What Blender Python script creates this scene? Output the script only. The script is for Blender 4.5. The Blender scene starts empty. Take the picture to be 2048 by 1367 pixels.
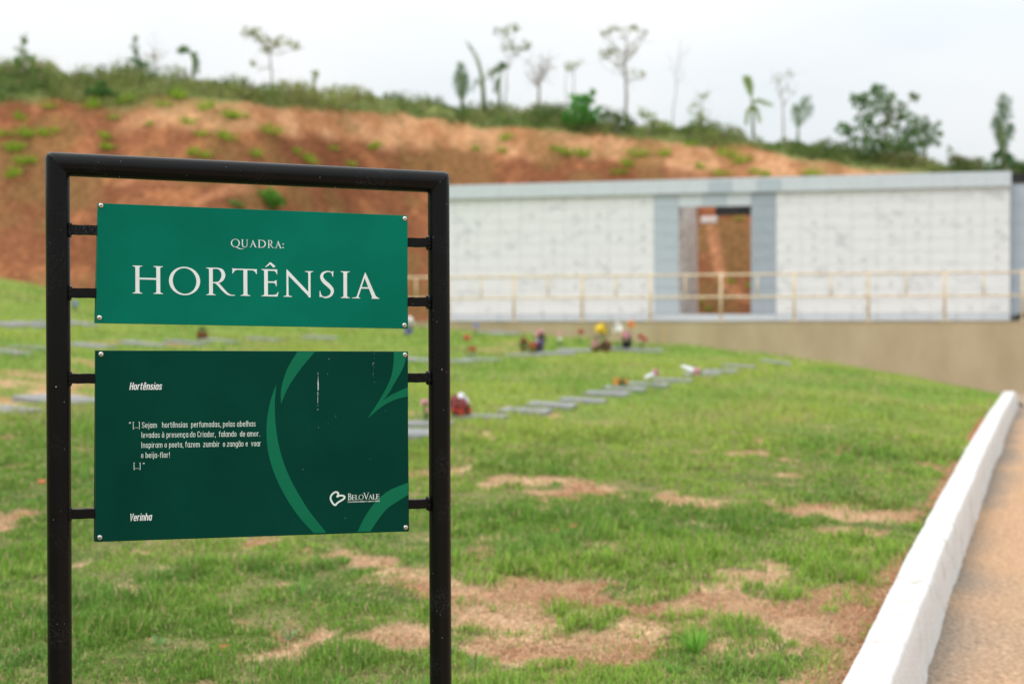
import bpy, bmesh, math, random
import numpy as np
from mathutils import Vector, Matrix
from mathutils.geometry import tessellate_polygon

R = math.radians
C = bpy.context.scene.collection
sc = bpy.context.scene

# ------------------------------------------------------------------ camera, sky, sun, exposure
cam = bpy.data.cameras.new('camera')
cam.lens = 50.0
cam.sensor_width = 36.0
cam.shift_y = -0.0139
cam.clip_start = 0.05
cam.clip_end = 2000.0
cam.dof.use_dof = True
cam.dof.focus_distance = 3.13
cam.dof.aperture_fstop = 3.1
cam.dof.aperture_blades = 9
camo = bpy.data.objects.new('camera', cam)
camo.rotation_euler = (R(90), 0, 0)
C.objects.link(camo)
sc.camera = camo

SUN_EL, SUN_AZ = 55.0, 238.0        # degrees; azimuth measured clockwise from +Y
world = bpy.data.worlds.new('World')
sc.world = world
world.use_nodes = True
nt = world.node_tree
nt.nodes.clear()
wo = nt.nodes.new('ShaderNodeOutputWorld')
bg = nt.nodes.new('ShaderNodeBackground')
bg.inputs['Strength'].default_value = 0.1
sky = nt.nodes.new('ShaderNodeTexSky')
sky.sky_type = 'NISHITA'
sky.sun_disc = False
sky.sun_elevation = R(SUN_EL)
sky.sun_rotation = R(SUN_AZ)
tc = nt.nodes.new('ShaderNodeTexCoord')
sep = nt.nodes.new('ShaderNodeSeparateXYZ')
nt.links.new(tc.outputs['Generated'], sep.inputs[0])
mr = nt.nodes.new('ShaderNodeMapRange')            # overcast: brighter towards the zenith
mr.inputs['From Min'].default_value = 0.0
mr.inputs['From Max'].default_value = 1.0
mr.inputs['To Min'].default_value = 7.1
mr.inputs['To Max'].default_value = 22.0
nt.links.new(sep.outputs['Z'], mr.inputs['Value'])
mp = nt.nodes.new('ShaderNodeMapping')
mp.inputs['Scale'].default_value = (1.6, 1.6, 4.0)
nt.links.new(tc.outputs['Generated'], mp.inputs['Vector'])
cn = nt.nodes.new('ShaderNodeTexNoise')
cn.inputs['Scale'].default_value = 1.7
cn.inputs['Detail'].default_value = 3.0
cn.inputs['Roughness'].default_value = 0.45
nt.links.new(mp.outputs[0], cn.inputs['Vector'])
cr = nt.nodes.new('ShaderNodeValToRGB')
cr.color_ramp.elements[0].position = 0.36
cr.color_ramp.elements[0].color = (0.845, 0.91, 0.945, 1)
cr.color_ramp.elements[1].position = 0.62
cr.color_ramp.elements[1].color = (1.0, 0.995, 0.985, 1)
nt.links.new(cn.outputs['Fac'], cr.inputs[0])
mul = nt.nodes.new('ShaderNodeVectorMath'); mul.operation = 'SCALE'
nt.links.new(cr.outputs[0], mul.inputs[0])
nt.links.new(mr.outputs[0], mul.inputs['Scale'])
mx = nt.nodes.new('ShaderNodeMix'); mx.data_type = 'RGBA'
mx.inputs['Factor'].default_value = 0.92
nt.links.new(sky.outputs[0], mx.inputs['A'])
nt.links.new(mul.outputs[0], mx.inputs['B'])
nt.links.new(mx.outputs['Result'], bg.inputs['Color'])
nt.links.new(bg.outputs[0], wo.inputs[0])

sun = bpy.data.lights.new('sun', 'SUN')
sun.energy = 1.1
sun.angle = R(25)
sun.color = (1.0, 0.96, 0.9)
suno = bpy.data.objects.new('sun', sun)
suno.rotation_euler = (R(90 - SUN_EL), 0, R(180 - SUN_AZ))
C.objects.link(suno)

sc.view_settings.view_transform = 'Standard'
sc.view_settings.look = 'None'
sc.view_settings.gamma = 1.0
sc.view_settings.exposure = 0.12
sc.cycles.use_adaptive_sampling = True
sc.cycles.max_bounces = 6
sc.cycles.diffuse_bounces = 3
sc.cycles.transparent_max_bounces = 4
sc.cycles.use_denoising = True

# ------------------------------------------------------------------ terrain functions (metres, camera eye is the origin)
def sm(x, a=0.0, b=1.0):
    t = np.clip((np.asarray(x, float) - a) / (b - a), 0, 1)
    return t * t * (3 - 2 * t)

def vnoise(x, y, seed=0):
    x = np.asarray(x, float); y = np.asarray(y, float)
    ix = np.floor(x).astype(np.int64); iy = np.floor(y).astype(np.int64)
    fx = x - ix; fy = y - iy
    fx = fx * fx * (3 - 2 * fx); fy = fy * fy * (3 - 2 * fy)
    def h(a, b):
        n = (a * 374761393 + b * 668265263 + seed * 974634777) & 0xffffffff
        n = ((n ^ (n >> 13)) * 1274126177) & 0xffffffff
        return ((n ^ (n >> 16)) & 0xffff) / 65535.0
    return (h(ix, iy) * (1 - fx) + h(ix + 1, iy) * fx) * (1 - fy) + (h(ix, iy + 1) * (1 - fx) + h(ix + 1, iy + 1) * fx) * fy

def fbm(x, y, seed=0, octaves=4):
    s = 0.0; a = 0.5; n = 0.0
    for o in range(octaves):
        s = s + a * vnoise(np.asarray(x) * 2 ** o, np.asarray(y) * 2 ** o, seed + o * 7)
        n += a; a *= 0.5
    return s / n

EDGE = np.array([(7.0, 17.0), (7.05, 19.8), (7.15, 21.5), (6.55, 24.0), (4.45, 26.4), (2.5, 28.0), (0.5, 31.4), (-1.55, 34.5), (-3.2, 35.6), (-3.6, 46.0)])

def kerb_x(Y):
    return 1.038 + 0.38 * (np.asarray(Y, float) - 4.5)

def kerb_z(Y):
    return np.interp(Y, [-4, 4.5, 6.35, 8, 11.25, 14.85, 19.8, 26, 34], [-1.40, -1.127, -1.055, -1.005, -0.93, -0.885, -0.875, -1.1, -1.3])

def road_z(Y):
    return np.interp(Y, [-6, 4.5, 6.35, 8, 11.25, 14.85, 19.8, 24, 31, 40], [-1.66, -1.375, -1.30, -1.25, -1.18, -1.13, -1.12, -1.25, -1.45, -1.5])

def outside_dist(X, Y):
    X = np.asarray(X, float); Y = np.asarray(Y, float)
    best = np.full(X.shape, 1e9); sign = np.zeros(X.shape)
    for (ax, ay), (bx, by) in zip(EDGE[:-1], EDGE[1:]):
        dx, dy = bx - ax, by - ay
        t = np.clip(((X - ax) * dx + (Y - ay) * dy) / (dx * dx + dy * dy), 0, 1)
        px, py = X - ax - t * dx, Y - ay - t * dy
        dd = np.hypot(px, py)
        cr = dx * py - dy * px
        m = dd < best - 1e-9
        best = np.where(m, dd, best); sign = np.where(m, np.where(cr < 0, 1.0, -1.0), sign)
    return best * sign

def lawn_z(X, Y):
    X = np.asarray(X, float); Y = np.asarray(Y, float)
    z = -1.35 + 0.038 * Y + 0.007 * np.minimum(X, 0) ** 2
    q = np.maximum(X - 3.2, 0)
    z = z - 0.1 * (np.sqrt(q * q + 0.25) - 0.5 * np.exp(-q))
    z = z + 0.07 * (fbm(X / 1.7, Y / 1.7, 3, 2) - 0.5) + 0.03 * (fbm(X / 0.45, Y / 0.45, 5, 2) - 0.5)
    kx = kerb_x(Y)
    w = sm(kx - X, 0.9, 0.0) * (Y < 20.5)
    z = z * (1 - w) + (kerb_z(Y) - 0.045) * w
    od = np.where(Y > 18.5, outside_dist(X, Y), -1)
    z = z - 1.0 * sm(od, -0.35, 1.9)
    return z

def hill_foot_y(X):
    X = np.asarray(X, float)
    r = 41.4 - 0.254 * X
    w = sm(X, -9.0, -3.0)
    return 36.3 * (1 - w) + r * w

def hill_foot_z(X):
    w = sm(X, -9.0, -3.5)
    return 0.93 * (1 - w) + 0.12 * w

HD = 9.0
VC_U = [-1200, -600, 0, 200, 400, 600, 800, 1000, 1200, 1400, 1600, 1800, 2048, 2600, 3600]
VC_V = [175, 155, 150, 158, 172, 192, 205, 230, 245, 268, 298, 320, 352, 410, 470]
def hill_z(X, Y, rough=True):
    X = np.asarray(X, float); Y = np.asarray(Y, float)
    yf = hill_foot_y(X); yc = yf + HD
    zc = (655 - np.interp(1024 + 2844.4 * X / yc, VC_U, VC_V)) * yc / 2844.4
    zf = hill_foot_z(X)
    q = (Y - yf) / HD
    s = np.interp(q, [-0.4, -0.12, 0, 0.08, 0.7, 0.86, 1.0, 1.2, 1.7, 4], [-0.30, -0.07, 0, 0.05, 0.73, 0.885, 1.0, 1.03, 0.98, 0.7])
    z = zf + (zc - zf) * s
    if rough:
        g = fbm(X * 1.1 + 0.25 * Y, Y * 0.16, 11, 3) - 0.5
        b = fbm(X / 1.4, Y / 1.4, 17, 4) - 0.5
        k = sm(q, -0.05, 0.2)
        z = z + (0.13 * g + 0.15 * b) * k
    return z

# bare patches in the lawn: x, y, radius x, radius y, strength
PATCHES = [
    (0.47, 5.92, 0.69, 0.30, 1.00),
    (0.95, 5.65, 0.38, 0.34, 1.00),
    (0.05, 5.50, 0.29, 0.27, 0.95),
    (0.51, 5.24, 0.37, 0.19, 0.70),
    (1.10, 5.44, 0.21, 0.47, 1.00),
    (-0.06, 5.00, 0.23, 0.20, 0.90),
    (0.74, 4.93, 0.21, 0.13, 0.60),
    (0.22, 4.93, 0.21, 0.22, 0.85),
    (0.42, 5.77, 0.49, 0.22, 1.00),
    (1.24, 5.73, 0.24, 0.36, 1.00),
    (0.70, 5.30, 0.30, 0.15, 0.80),
    (-0.87, 5.14, 0.20, 0.17, 0.95),
    (-0.40, 4.91, 0.19, 0.26, 0.95),
    (-1.06, 5.16, 0.09, 0.13, 0.70),
    (-1.39, 4.63, 0.10, 0.12, 0.70),
    (-1.27, 4.70, 0.10, 0.12, 0.70),
    (-0.66, 6.64, 0.16, 0.25, 0.90),
    (-0.38, 6.29, 0.13, 0.23, 0.75),
    (-0.14, 6.17, 0.15, 0.25, 0.95),
    (0.95, 6.50, 0.16, 0.23, 0.95),
    (1.04, 6.22, 0.13, 0.15, 0.80),
    (-0.21, 9.45, 0.56, 0.36, 1.00),
    (-0.05, 9.28, 0.20, 0.25, 1.00),
    (0.33, 8.93, 0.41, 0.22, 1.00),
    (0.70, 8.80, 0.34, 0.17, 0.95),
    (1.07, 8.53, 0.27, 0.19, 0.80),
    (1.34, 8.33, 0.32, 0.20, 0.80),
    (1.96, 8.02, 0.28, 0.28, 1.00),
    (1.76, 7.53, 0.16, 0.14, 0.60),
    (-1.17, 7.20, 0.15, 0.12, 0.80),
    (-1.08, 7.23, 0.13, 0.12, 0.70),
    (-0.06, 7.33, 0.15, 0.12, 0.50),
    (0.86, 7.72, 0.14, 0.16, 0.60),
    (-4.71, 13.61, 0.29, 1.63, 0.80),
    (-5.40, 15.92, 0.45, 1.32, 0.70),
    (-4.64, 15.27, 0.32, 1.42, 0.70),
    (-5.52, 17.96, 0.38, 0.55, 0.50),
    (-5.74, 22.56, 0.95, 0.76, 0.50),
    (-4.67, 25.34, 1.07, 1.24, 0.40),
    (-3.79, 10.73, 0.08, 0.13, 0.90),
    (-3.23, 9.52, 0.10, 0.15, 0.60),
    (-3.14, 10.46, 0.07, 0.14, 0.60),
    (1.46, 6.14, 0.09, 0.21, 0.80),
    (1.60, 6.24, 0.05, 0.36, 1.00),
    (1.19, 5.07, 0.07, 0.41, 0.95),
    (0.72, 13.04, 0.23, 0.29, 0.35),
    (1.80, 12.04, 0.21, 0.25, 0.25),
    (5.39, 24.88, 0.52, 0.12, 0.30),
    (-0.39, 25.19, 0.53, 0.78, 0.50),
    (0.15, 26.85, 0.38, 0.55, 0.50),
]
def bare(X, Y):
    X = np.asarray(X, float); Y = np.asarray(Y, float)
    wx = X + (0.6 * (fbm(X * 1.3, Y * 1.3, 31, 3) - 0.5) + 0.35 * (fbm(X * 5, Y * 5, 33, 3) - 0.5)); wy = Y + (0.9 * (fbm(X * 1.3, Y * 1.3, 37, 3) - 0.5) + 0.5 * (fbm(X * 5, Y * 5, 39, 3) - 0.5))
    b = np.zeros(X.shape)
    for (px, py, rx, ry, st) in PATCHES:
        d = np.hypot((wx - px) / rx, (wy - py) / ry)
        b = np.maximum(b, st * sm(d, 1.5, 0.7))
    n = fbm(X * 1.5, Y * 0.8, 41, 4)
    b = np.maximum(b, (0.65 - 0.4 * sm(Y, 7, 11)) * sm(n, 0.655 + 0.04 * sm(Y, 7, 11), 0.74))
    n3 = fbm(X * 5.0, Y * 2.6, 43, 3)
    b = np.maximum(b, 0.75 * sm(n3, 0.66, 0.76) * (Y < 14))
    n2 = fbm(X * 3.6, Y * 3.0, 47, 5)
    b = b * (0.22 + 0.78 * sm(n2, 0.37, 0.50))
    kx = kerb_x(Y)                                   # trodden earth along the kerb
    e = kx - X
    b = np.maximum(b, (Y < 20) * 0.9 * sm(e, 0.28 - 0.14 * sm(Y, 5.5, 7), 0.02) * sm(fbm(Y * 0.9, X * 0.2, 53, 3), 0.36, 0.52))
    return b

# ------------------------------------------------------------------ helpers
def tag(o, label=None, cat=None, group=None, kind=None):
    if label: o['label'] = label
    if cat: o['category'] = cat
    if group: o['group'] = group
    if kind: o['kind'] = kind
    return o

def empty(name, loc, rz=0.0):
    o = bpy.data.objects.new(name, None)
    o.empty_display_size = 0.2
    o.location = loc; o.rotation_euler = (0, 0, rz)
    C.objects.link(o)
    return o

def np_mesh(name, verts, faces, mat=None, parent=None, cols=None, smooth=False):
    """faces: list of int arrays (n,k); each array one polygon size"""
    me = bpy.data.meshes.new(name)
    verts = np.asarray(verts, np.float32)
    me.vertices.add(len(verts)); me.vertices.foreach_set('co', verts.ravel())
    if not isinstance(faces, list): faces = [faces]
    faces = [np.asarray(f, np.int32) for f in faces if len(f)]
    nl = sum(f.size for f in faces); npoly = sum(len(f) for f in faces)
    me.loops.add(nl); me.polygons.add(npoly)
    me.loops.foreach_set('vertex_index', np.concatenate([f.ravel() for f in faces]))
    tot = np.concatenate([np.full(len(f), f.shape[1], np.int32) for f in faces])
    start = np.concatenate([[0], np.cumsum(tot)[:-1]]).astype(np.int32)
    me.polygons.foreach_set('loop_start', start)
    try: me.polygons.foreach_set('loop_total', tot)
    except Exception: pass
    if cols is not None:
        ca = me.color_attributes.new('col', 'FLOAT_COLOR', 'POINT')
        cc = np.ones((len(verts), 4), np.float32); cc[:, :3] = cols
        ca.data.foreach_set('color', cc.ravel())
    me.update(calc_edges=True)
    me.validate()
    if smooth: me.polygons.foreach_set('use_smooth', np.ones(npoly, bool))
    if mat: me.materials.append(mat)
    o = bpy.data.objects.new(name, me)
    C.objects.link(o)
    if parent: o.parent = parent
    return o

class MB:
    """collects geometry and links it as one mesh object"""
    def __init__(s): s.v = []; s.f = []
    def add(s, vs, fs):
        b = len(s.v); s.v += [tuple(v) for v in vs]; s.f += [tuple(i + b for i in f) for f in fs]
    def box(s, x0, x1, y0, y1, z0, z1):
        s.add([(x0, y0, z0), (x1, y0, z0), (x1, y1, z0), (x0, y1, z0), (x0, y0, z1), (x1, y0, z1), (x1, y1, z1), (x0, y1, z1)],
              [(0, 3, 2, 1), (4, 5, 6, 7), (0, 1, 5, 4), (1, 2, 6, 5), (2, 3, 7, 6), (3, 0, 4, 7)])
    def grid(s, rows):
        n = len(rows[0])
        s.add([p for r in rows for p in r], [(i * n + j, i * n + j + 1, (i + 1) * n + j + 1, (i + 1) * n + j) for i in range(len(rows) - 1) for j in range(n - 1)])
    def tube(s, pts, rad, n=10, caps=True):
        pts = [Vector(p) for p in pts]
        if not hasattr(rad, '__len__'): rad = [rad] * len(pts)
        t0 = (pts[1] - pts[0]).normalized()
        up = Vector((0, 0, 1)) if abs(t0.z) < 0.9 else Vector((1, 0, 0))
        rings = []
        for i, p in enumerate(pts):
            t = (pts[min(i + 1, len(pts) - 1)] - pts[max(i - 1, 0)]).normalized()
            a = t.cross(up)
            if a.length < 1e-5: a = t.orthogonal()
            a.normalize(); b = a.cross(t).normalized()
            rings.append([p + (a * math.cos(2 * math.pi * k / n) + b * math.sin(2 * math.pi * k / n)) * rad[i] for k in range(n)])
        base = len(s.v)
        for r in rings: s.v += [tuple(q) for q in r]
        for i in range(len(rings) - 1):
            for k in range(n):
                a0 = base + i * n + k; a1 = base + i * n + (k + 1) % n
                s.f.append((a0, a1, a1 + n, a0 + n))
        if caps:
            s.f.append(tuple(base + k for k in range(n))[::-1]); s.f.append(tuple(base + (len(rings) - 1) * n + k for k in range(n)))
    def ball(s, c, r, nu=10, nv=6, sq=(1, 1, 1)):
        base = len(s.v)
        for i in range(nv + 1):
            th = math.pi * i / nv
            for k in range(nu):
                ph = 2 * math.pi * k / nu
                s.v.append((c[0] + r * sq[0] * math.sin(th) * math.cos(ph), c[1] + r * sq[1] * math.sin(th) * math.sin(ph), c[2] + r * sq[2] * math.cos(th)))
        for i in range(nv):
            for k in range(nu):
                a = base + i * nu + k; b = base + i * nu + (k + 1) % nu
                s.f.append((a, a + nu, b + nu, b))
    def lathe(s, prof, c=(0, 0, 0), n=16):
        base = len(s.v)
        for (r, z) in prof:
            for k in range(n):
                s.v.append((c[0] + r * math.cos(2 * math.pi * k / n), c[1] + r * math.sin(2 * math.pi * k / n), c[2] + z))
        for i in range(len(prof) - 1):
            for k in range(n):
                a = base + i * n + k; b = base + i * n + (k + 1) % n
                s.f.append((a, b, b + n, a + n))
    def build(s, name, mat, parent=None, smooth=False, bevel=0.0):
        me = bpy.data.meshes.new(name)
        me.from_pydata(s.v, [], s.f); me.update()
        if smooth: me.polygons.foreach_set('use_smooth', np.ones(len(me.polygons), bool))
        if mat: me.materials.append(mat)
        if bevel > 0:
            bm = bmesh.new(); bm.from_mesh(me)
            bmesh.ops.remove_doubles(bm, verts=bm.verts, dist=1e-5)
            es = [e for e in bm.edges if len(e.link_faces) == 2 and e.calc_face_angle(0) > 0.6]
            bmesh.ops.bevel(bm, geom=es, offset=bevel, segments=2, affect='EDGES', profile=0.6)
            bm.to_mesh(me); bm.free()
        o = bpy.data.objects.new(name, me)
        C.objects.link(o)
        if parent: o.parent = parent
        return o

def copy_thing(o, parent=None):
    c = o.copy(); C.objects.link(c)
    if parent: c.parent = parent
    for ch in list(o.children): copy_thing(ch, c)
    return c

# ------------------------------------------------------------------ materials
def new_mat(name):
    m = bpy.data.materials.new(name); m.use_nodes = True
    b = m.node_tree.nodes['Principled BSDF']
    return m, m.node_tree.nodes, m.node_tree.links, b

def noise_mat(name, c1, c2, scale=5.0, rough=0.6, bump=0.0, bscale=40.0, detail=5.0, lo=0.35, hi=0.65, spec=0.4, stretch=(1, 1, 1), dist=0.0):
    m, N, L, b = new_mat(name)
    t = N.new('ShaderNodeTexCoord'); mp = N.new('ShaderNodeMapping'); mp.inputs['Scale'].default_value = stretch
    L.new(t.outputs['Object'], mp.inputs[0])
    n = N.new('ShaderNodeTexNoise'); n.inputs['Scale'].default_value = scale; n.inputs['Detail'].default_value = detail; n.inputs['Distortion'].default_value = dist
    L.new(mp.outputs[0], n.inputs['Vector'])
    r = N.new('ShaderNodeValToRGB'); r.color_ramp.elements[0].position = lo; r.color_ramp.elements[1].position = hi
    r.color_ramp.elements[0].color = (*c1, 1); r.color_ramp.elements[1].color = (*c2, 1)
    L.new(n.outputs['Fac'], r.inputs[0]); L.new(r.outputs[0], b.inputs['Base Color'])
    b.inputs['Roughness'].default_value = rough; b.inputs['Specular IOR Level'].default_value = spec
    if bump > 0:
        n2 = N.new('ShaderNodeTexNoise'); n2.inputs['Scale'].default_value = bscale; n2.inputs['Detail'].default_value = 4
        L.new(t.outputs['Object'], n2.inputs['Vector'])
        bp = N.new('ShaderNodeBump'); bp.inputs['Strength'].default_value = bump; bp.inputs['Distance'].default_value = 0.02
        L.new(n2.outputs['Fac'], bp.inputs['Height']); L.new(bp.outputs[0], b.inputs['Normal'])
    return m

def plain_mat(name, c, rough=0.5, spec=0.4, metal=0.0):
    k = 0.88
    m = noise_mat(name, tuple(x * k for x in c), tuple(min(1, x * 1.08) for x in c), 14.0, rough, spec=spec)
    m.node_tree.nodes['Principled BSDF'].inputs['Metallic'].default_value = metal
    return m

def attr_mat(name, rough=0.7, transl=0.0, bump=0.0, bscale=30.0, grain=None, spec=0.25):
    """colour from the mesh's own colour attribute (species and wear), with fine grain"""
    m, N, L, b = new_mat(name)
    a = N.new('ShaderNodeAttribute'); a.attribute_name = 'col'
    src = a.outputs['Color']
    t = N.new('ShaderNodeTexCoord')
    if grain:
        n = N.new('ShaderNodeTexNoise'); n.inputs['Scale'].default_value = grain[0]; n.inputs['Detail'].default_value = 6; n.inputs['Roughness'].default_value = 0.65
        L.new(t.outputs['Object'], n.inputs['Vector'])
        r = N.new('ShaderNodeMapRange'); r.inputs['From Min'].default_value = 0.3; r.inputs['From Max'].default_value = 0.7
        r.inputs['To Min'].default_value = 1 - grain[1]; r.inputs['To Max'].default_value = 1 + grain[1]
        L.new(n.outputs['Fac'], r.inputs['Value'])
        v = N.new('ShaderNodeVectorMath'); v.operation = 'SCALE'
        L.new(src, v.inputs[0]); L.new(r.outputs[0], v.inputs['Scale']); src = v.outputs[0]
    L.new(src, b.inputs['Base Color'])
    b.inputs['Roughness'].default_value = rough; b.inputs['Specular IOR Level'].default_value = spec
    if bump > 0:
        n2 = N.new('ShaderNodeTexNoise'); n2.inputs['Scale'].default_value = bscale; n2.inputs['Detail'].default_value = 6
        L.new(t.outputs['Object'], n2.inputs['Vector'])
        bp = N.new('ShaderNodeBump'); bp.inputs['Strength'].default_value = bump; bp.inputs['Distance'].default_value = 0.03
        L.new(n2.outputs['Fac'], bp.inputs['Height']); L.new(bp.outputs[0], b.inputs['Normal'])
    if transl > 0:
        tr = N.new('ShaderNodeBsdfTranslucent'); L.new(src, tr.inputs['Color'])
        mixs = N.new('ShaderNodeMixShader'); mixs.inputs[0].default_value = transl
        L.new(b.outputs[0], mixs.inputs[1]); L.new(tr.outputs[0], mixs.inputs[2])
        L.new(mixs.outputs[0], N['Material Output'].inputs['Surface'])
    return m

M = {}
M['ground'] = attr_mat('lawn_soil', 0.95, bump=1.0, bscale=38, grain=(45, 0.6), spec=0.05)
M['blade'] = attr_mat('grass_blade', 0.7, transl=0.36, spec=0.08)
M['leaf'] = attr_mat('leaf', 0.6, transl=0.45, spec=0.12)
M['hill'] = attr_mat('red_earth', 0.95, bump=0.8, bscale=6, grain=(5.5, 0.42), spec=0.03)
def kerb_mat():
    m, N, L, b = new_mat('worn_whitewash')
    t = N.new('ShaderNodeTexCoord')
    n = N.new('ShaderNodeTexNoise'); n.inputs['Scale'].default_value = 6; n.inputs['Detail'].default_value = 8; n.inputs['Roughness'].default_value = 0.65; L.new(t.outputs['Object'], n.inputs['Vector'])
    r = N.new('ShaderNodeValToRGB'); r.color_ramp.elements[0].position = 0.30; r.color_ramp.elements[1].position = 0.46
    r.color_ramp.elements[0].color = (0.42, 0.385, 0.34, 1); r.color_ramp.elements[1].color = (0.625, 0.615, 0.60, 1)
    L.new(n.outputs['Fac'], r.inputs[0])
    n2 = N.new('ShaderNodeTexNoise'); n2.inputs['Scale'].default_value = 16; n2.inputs['Detail'].default_value = 6; L.new(t.outputs['Object'], n2.inputs['Vector'])
    r2 = N.new('ShaderNodeMapRange'); r2.inputs['From Min'].default_value = 0.70; r2.inputs['From Max'].default_value = 0.76; r2.inputs['To Max'].default_value = 0.6; L.new(n2.outputs['Fac'], r2.inputs['Value'])
    mx = N.new('ShaderNodeMix'); mx.data_type = 'RGBA'; L.new(r2.outputs[0], mx.inputs['Factor']); L.new(r.outputs[0], mx.inputs['A']); mx.inputs['B'].default_value = (0.45, 0.27, 0.18, 1)
    # splashed earth from the road, carried by the mesh's own stain attribute
    a = N.new('ShaderNodeAttribute'); a.attribute_name = 'col'
    mx2 = N.new('ShaderNodeMix'); mx2.data_type = 'RGBA'; L.new(a.outputs['Fac'], mx2.inputs['Factor']); L.new(mx.outputs['Result'], mx2.inputs['A']); mx2.inputs['B'].default_value = (0.40, 0.27, 0.18, 1)
    L.new(mx2.outputs['Result'], b.inputs['Base Color']); b.inputs['Roughness'].default_value = 0.9; b.inputs['Specular IOR Level'].default_value = 0.1
    n3 = N.new('ShaderNodeTexNoise'); n3.inputs['Scale'].default_value = 45; n3.inputs['Detail'].default_value = 5; L.new(t.outputs['Object'], n3.inputs['Vector'])
    bp = N.new('ShaderNodeBump'); bp.inputs['Strength'].default_value = 0.45; bp.inputs['Distance'].default_value = 0.012
    L.new(n3.outputs['Fac'], bp.inputs['Height']); L.new(bp.outputs[0], b.inputs['Normal'])
    return m
M['kerb'] = kerb_mat()
M['stone'] = noise_mat('grey_granite', (0.22, 0.22, 0.225), (0.31, 0.31, 0.315), 30, 0.45, spec=0.5)
M['stone_dark'] = noise_mat('dark_granite', (0.18, 0.18, 0.19), (0.26, 0.26, 0.27), 30, 0.4, spec=0.5)
M['bark'] = noise_mat('grey_bark', (0.22, 0.19, 0.16), (0.42, 0.38, 0.34), 12, 0.9)
M['stem'] = noise_mat('green_stem', (0.10, 0.15, 0.05), (0.17, 0.22, 0.08), 12, 0.7)
M['rail'] = noise_mat('cream_rail_paint', (0.62, 0.47, 0.30), (0.76, 0.64, 0.47), 8, 0.55)
M['brick'] = noise_mat('broken_terracotta', (0.42, 0.12, 0.05), (0.60, 0.22, 0.10), 20, 0.9, bump=0.5)
M['black'] = noise_mat('black_and_cavity_shade', (0.012, 0.012, 0.012), (0.03, 0.028, 0.026), 6, 0.7)  # black parts, plus shade painted into the roof gap and screw slots
M['screw'] = plain_mat('zinc_screw', (0.62, 0.60, 0.56), 0.3, metal=0.9)
M['letter'] = noise_mat('white_vinyl', (0.70, 0.765, 0.78), (0.77, 0.82, 0.835), 30, 0.4)
M['text'] = noise_mat('pale_print', (0.62, 0.74, 0.70), (0.72, 0.82, 0.78), 60, 0.45)
M['leafprint'] = noise_mat('mid_green_print', (0.001, 0.135, 0.066), (0.002, 0.155, 0.078), 6, 0.5, spec=0.12)

def panel_mat(name, c1, c2):
    m, N, L, b = new_mat(name)
    t = N.new('ShaderNodeTexCoord')
    n = N.new('ShaderNodeTexNoise'); n.inputs['Scale'].default_value = 5; n.inputs['Detail'].default_value = 3
    L.new(t.outputs['Object'], n.inputs['Vector'])
    r = N.new('ShaderNodeValToRGB'); r.color_ramp.elements[0].position = 0.35; r.color_ramp.elements[1].position = 0.65
    r.color_ramp.elements[0].color = (*c1, 1); r.color_ramp.elements[1].color = (*c2, 1)
    L.new(n.outputs['Fac'], r.inputs[0])
    # small pale specks of splashed dirt
    v = N.new('ShaderNodeTexVoronoi'); v.inputs['Scale'].default_value = 30
    L.new(t.outputs['Object'], v.inputs['Vector'])
    lt = N.new('ShaderNodeMath'); lt.operation = 'LESS_THAN'; lt.inputs[1].default_value = 0.032
    L.new(v.outputs['Distance'], lt.inputs[0])
    g = N.new('ShaderNodeMath'); g.operation = 'GREATER_THAN'; g.inputs[1].default_value = 0.9
    sx = N.new('ShaderNodeSeparateColor'); L.new(v.outputs['Color'], sx.inputs[0]); L.new(sx.outputs[0], g.inputs[0])
    mu = N.new('ShaderNodeMath'); mu.operation = 'MULTIPLY'; L.new(lt.outputs[0], mu.inputs[0]); L.new(g.outputs[0], mu.inputs[1])
    m2 = N.new('ShaderNodeMath'); m2.operation = 'MULTIPLY'; m2.inputs[1].default_value = 0.5; L.new(mu.outputs[0], m2.inputs[0])
    mx = N.new('ShaderNodeMix'); mx.data_type = 'RGBA'; L.new(m2.outputs[0], mx.inputs['Factor']); L.new(r.outputs[0], mx.inputs['A'])
    mx.inputs['B'].default_value = (0.25, 0.4, 0.35, 1)
    L.new(mx.outputs['Result'], b.inputs['Base Color'])
    b.inputs['Roughness'].default_value = 0.42; b.inputs['Specular IOR Level'].default_value = 0.05
    mp = N.new('ShaderNodeMapping'); mp.inputs['Scale'].default_value = (60, 60, 420)
    L.new(t.outputs['Object'], mp.inputs[0])
    n2 = N.new('ShaderNodeTexNoise'); n2.inputs['Scale'].default_value = 1.5; n2.inputs['Detail'].default_value = 2; L.new(mp.outputs[0], n2.inputs['Vector'])
    bp = N.new('ShaderNodeBump'); bp.inputs['Strength'].default_value = 0.10; bp.inputs['Distance'].default_value = 0.001
    L.new(n2.outputs['Fac'], bp.inputs['Height']); L.new(bp.outputs[0], b.inputs['Normal'])
    return m
M['panel_light'] = panel_mat('emerald_panel', (0.0005, 0.140, 0.092), (0.0008, 0.168, 0.112))
M['panel_dark'] = panel_mat('bottle_green_panel', (0.0003, 0.040, 0.027), (0.0005, 0.050, 0.034))

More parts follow.
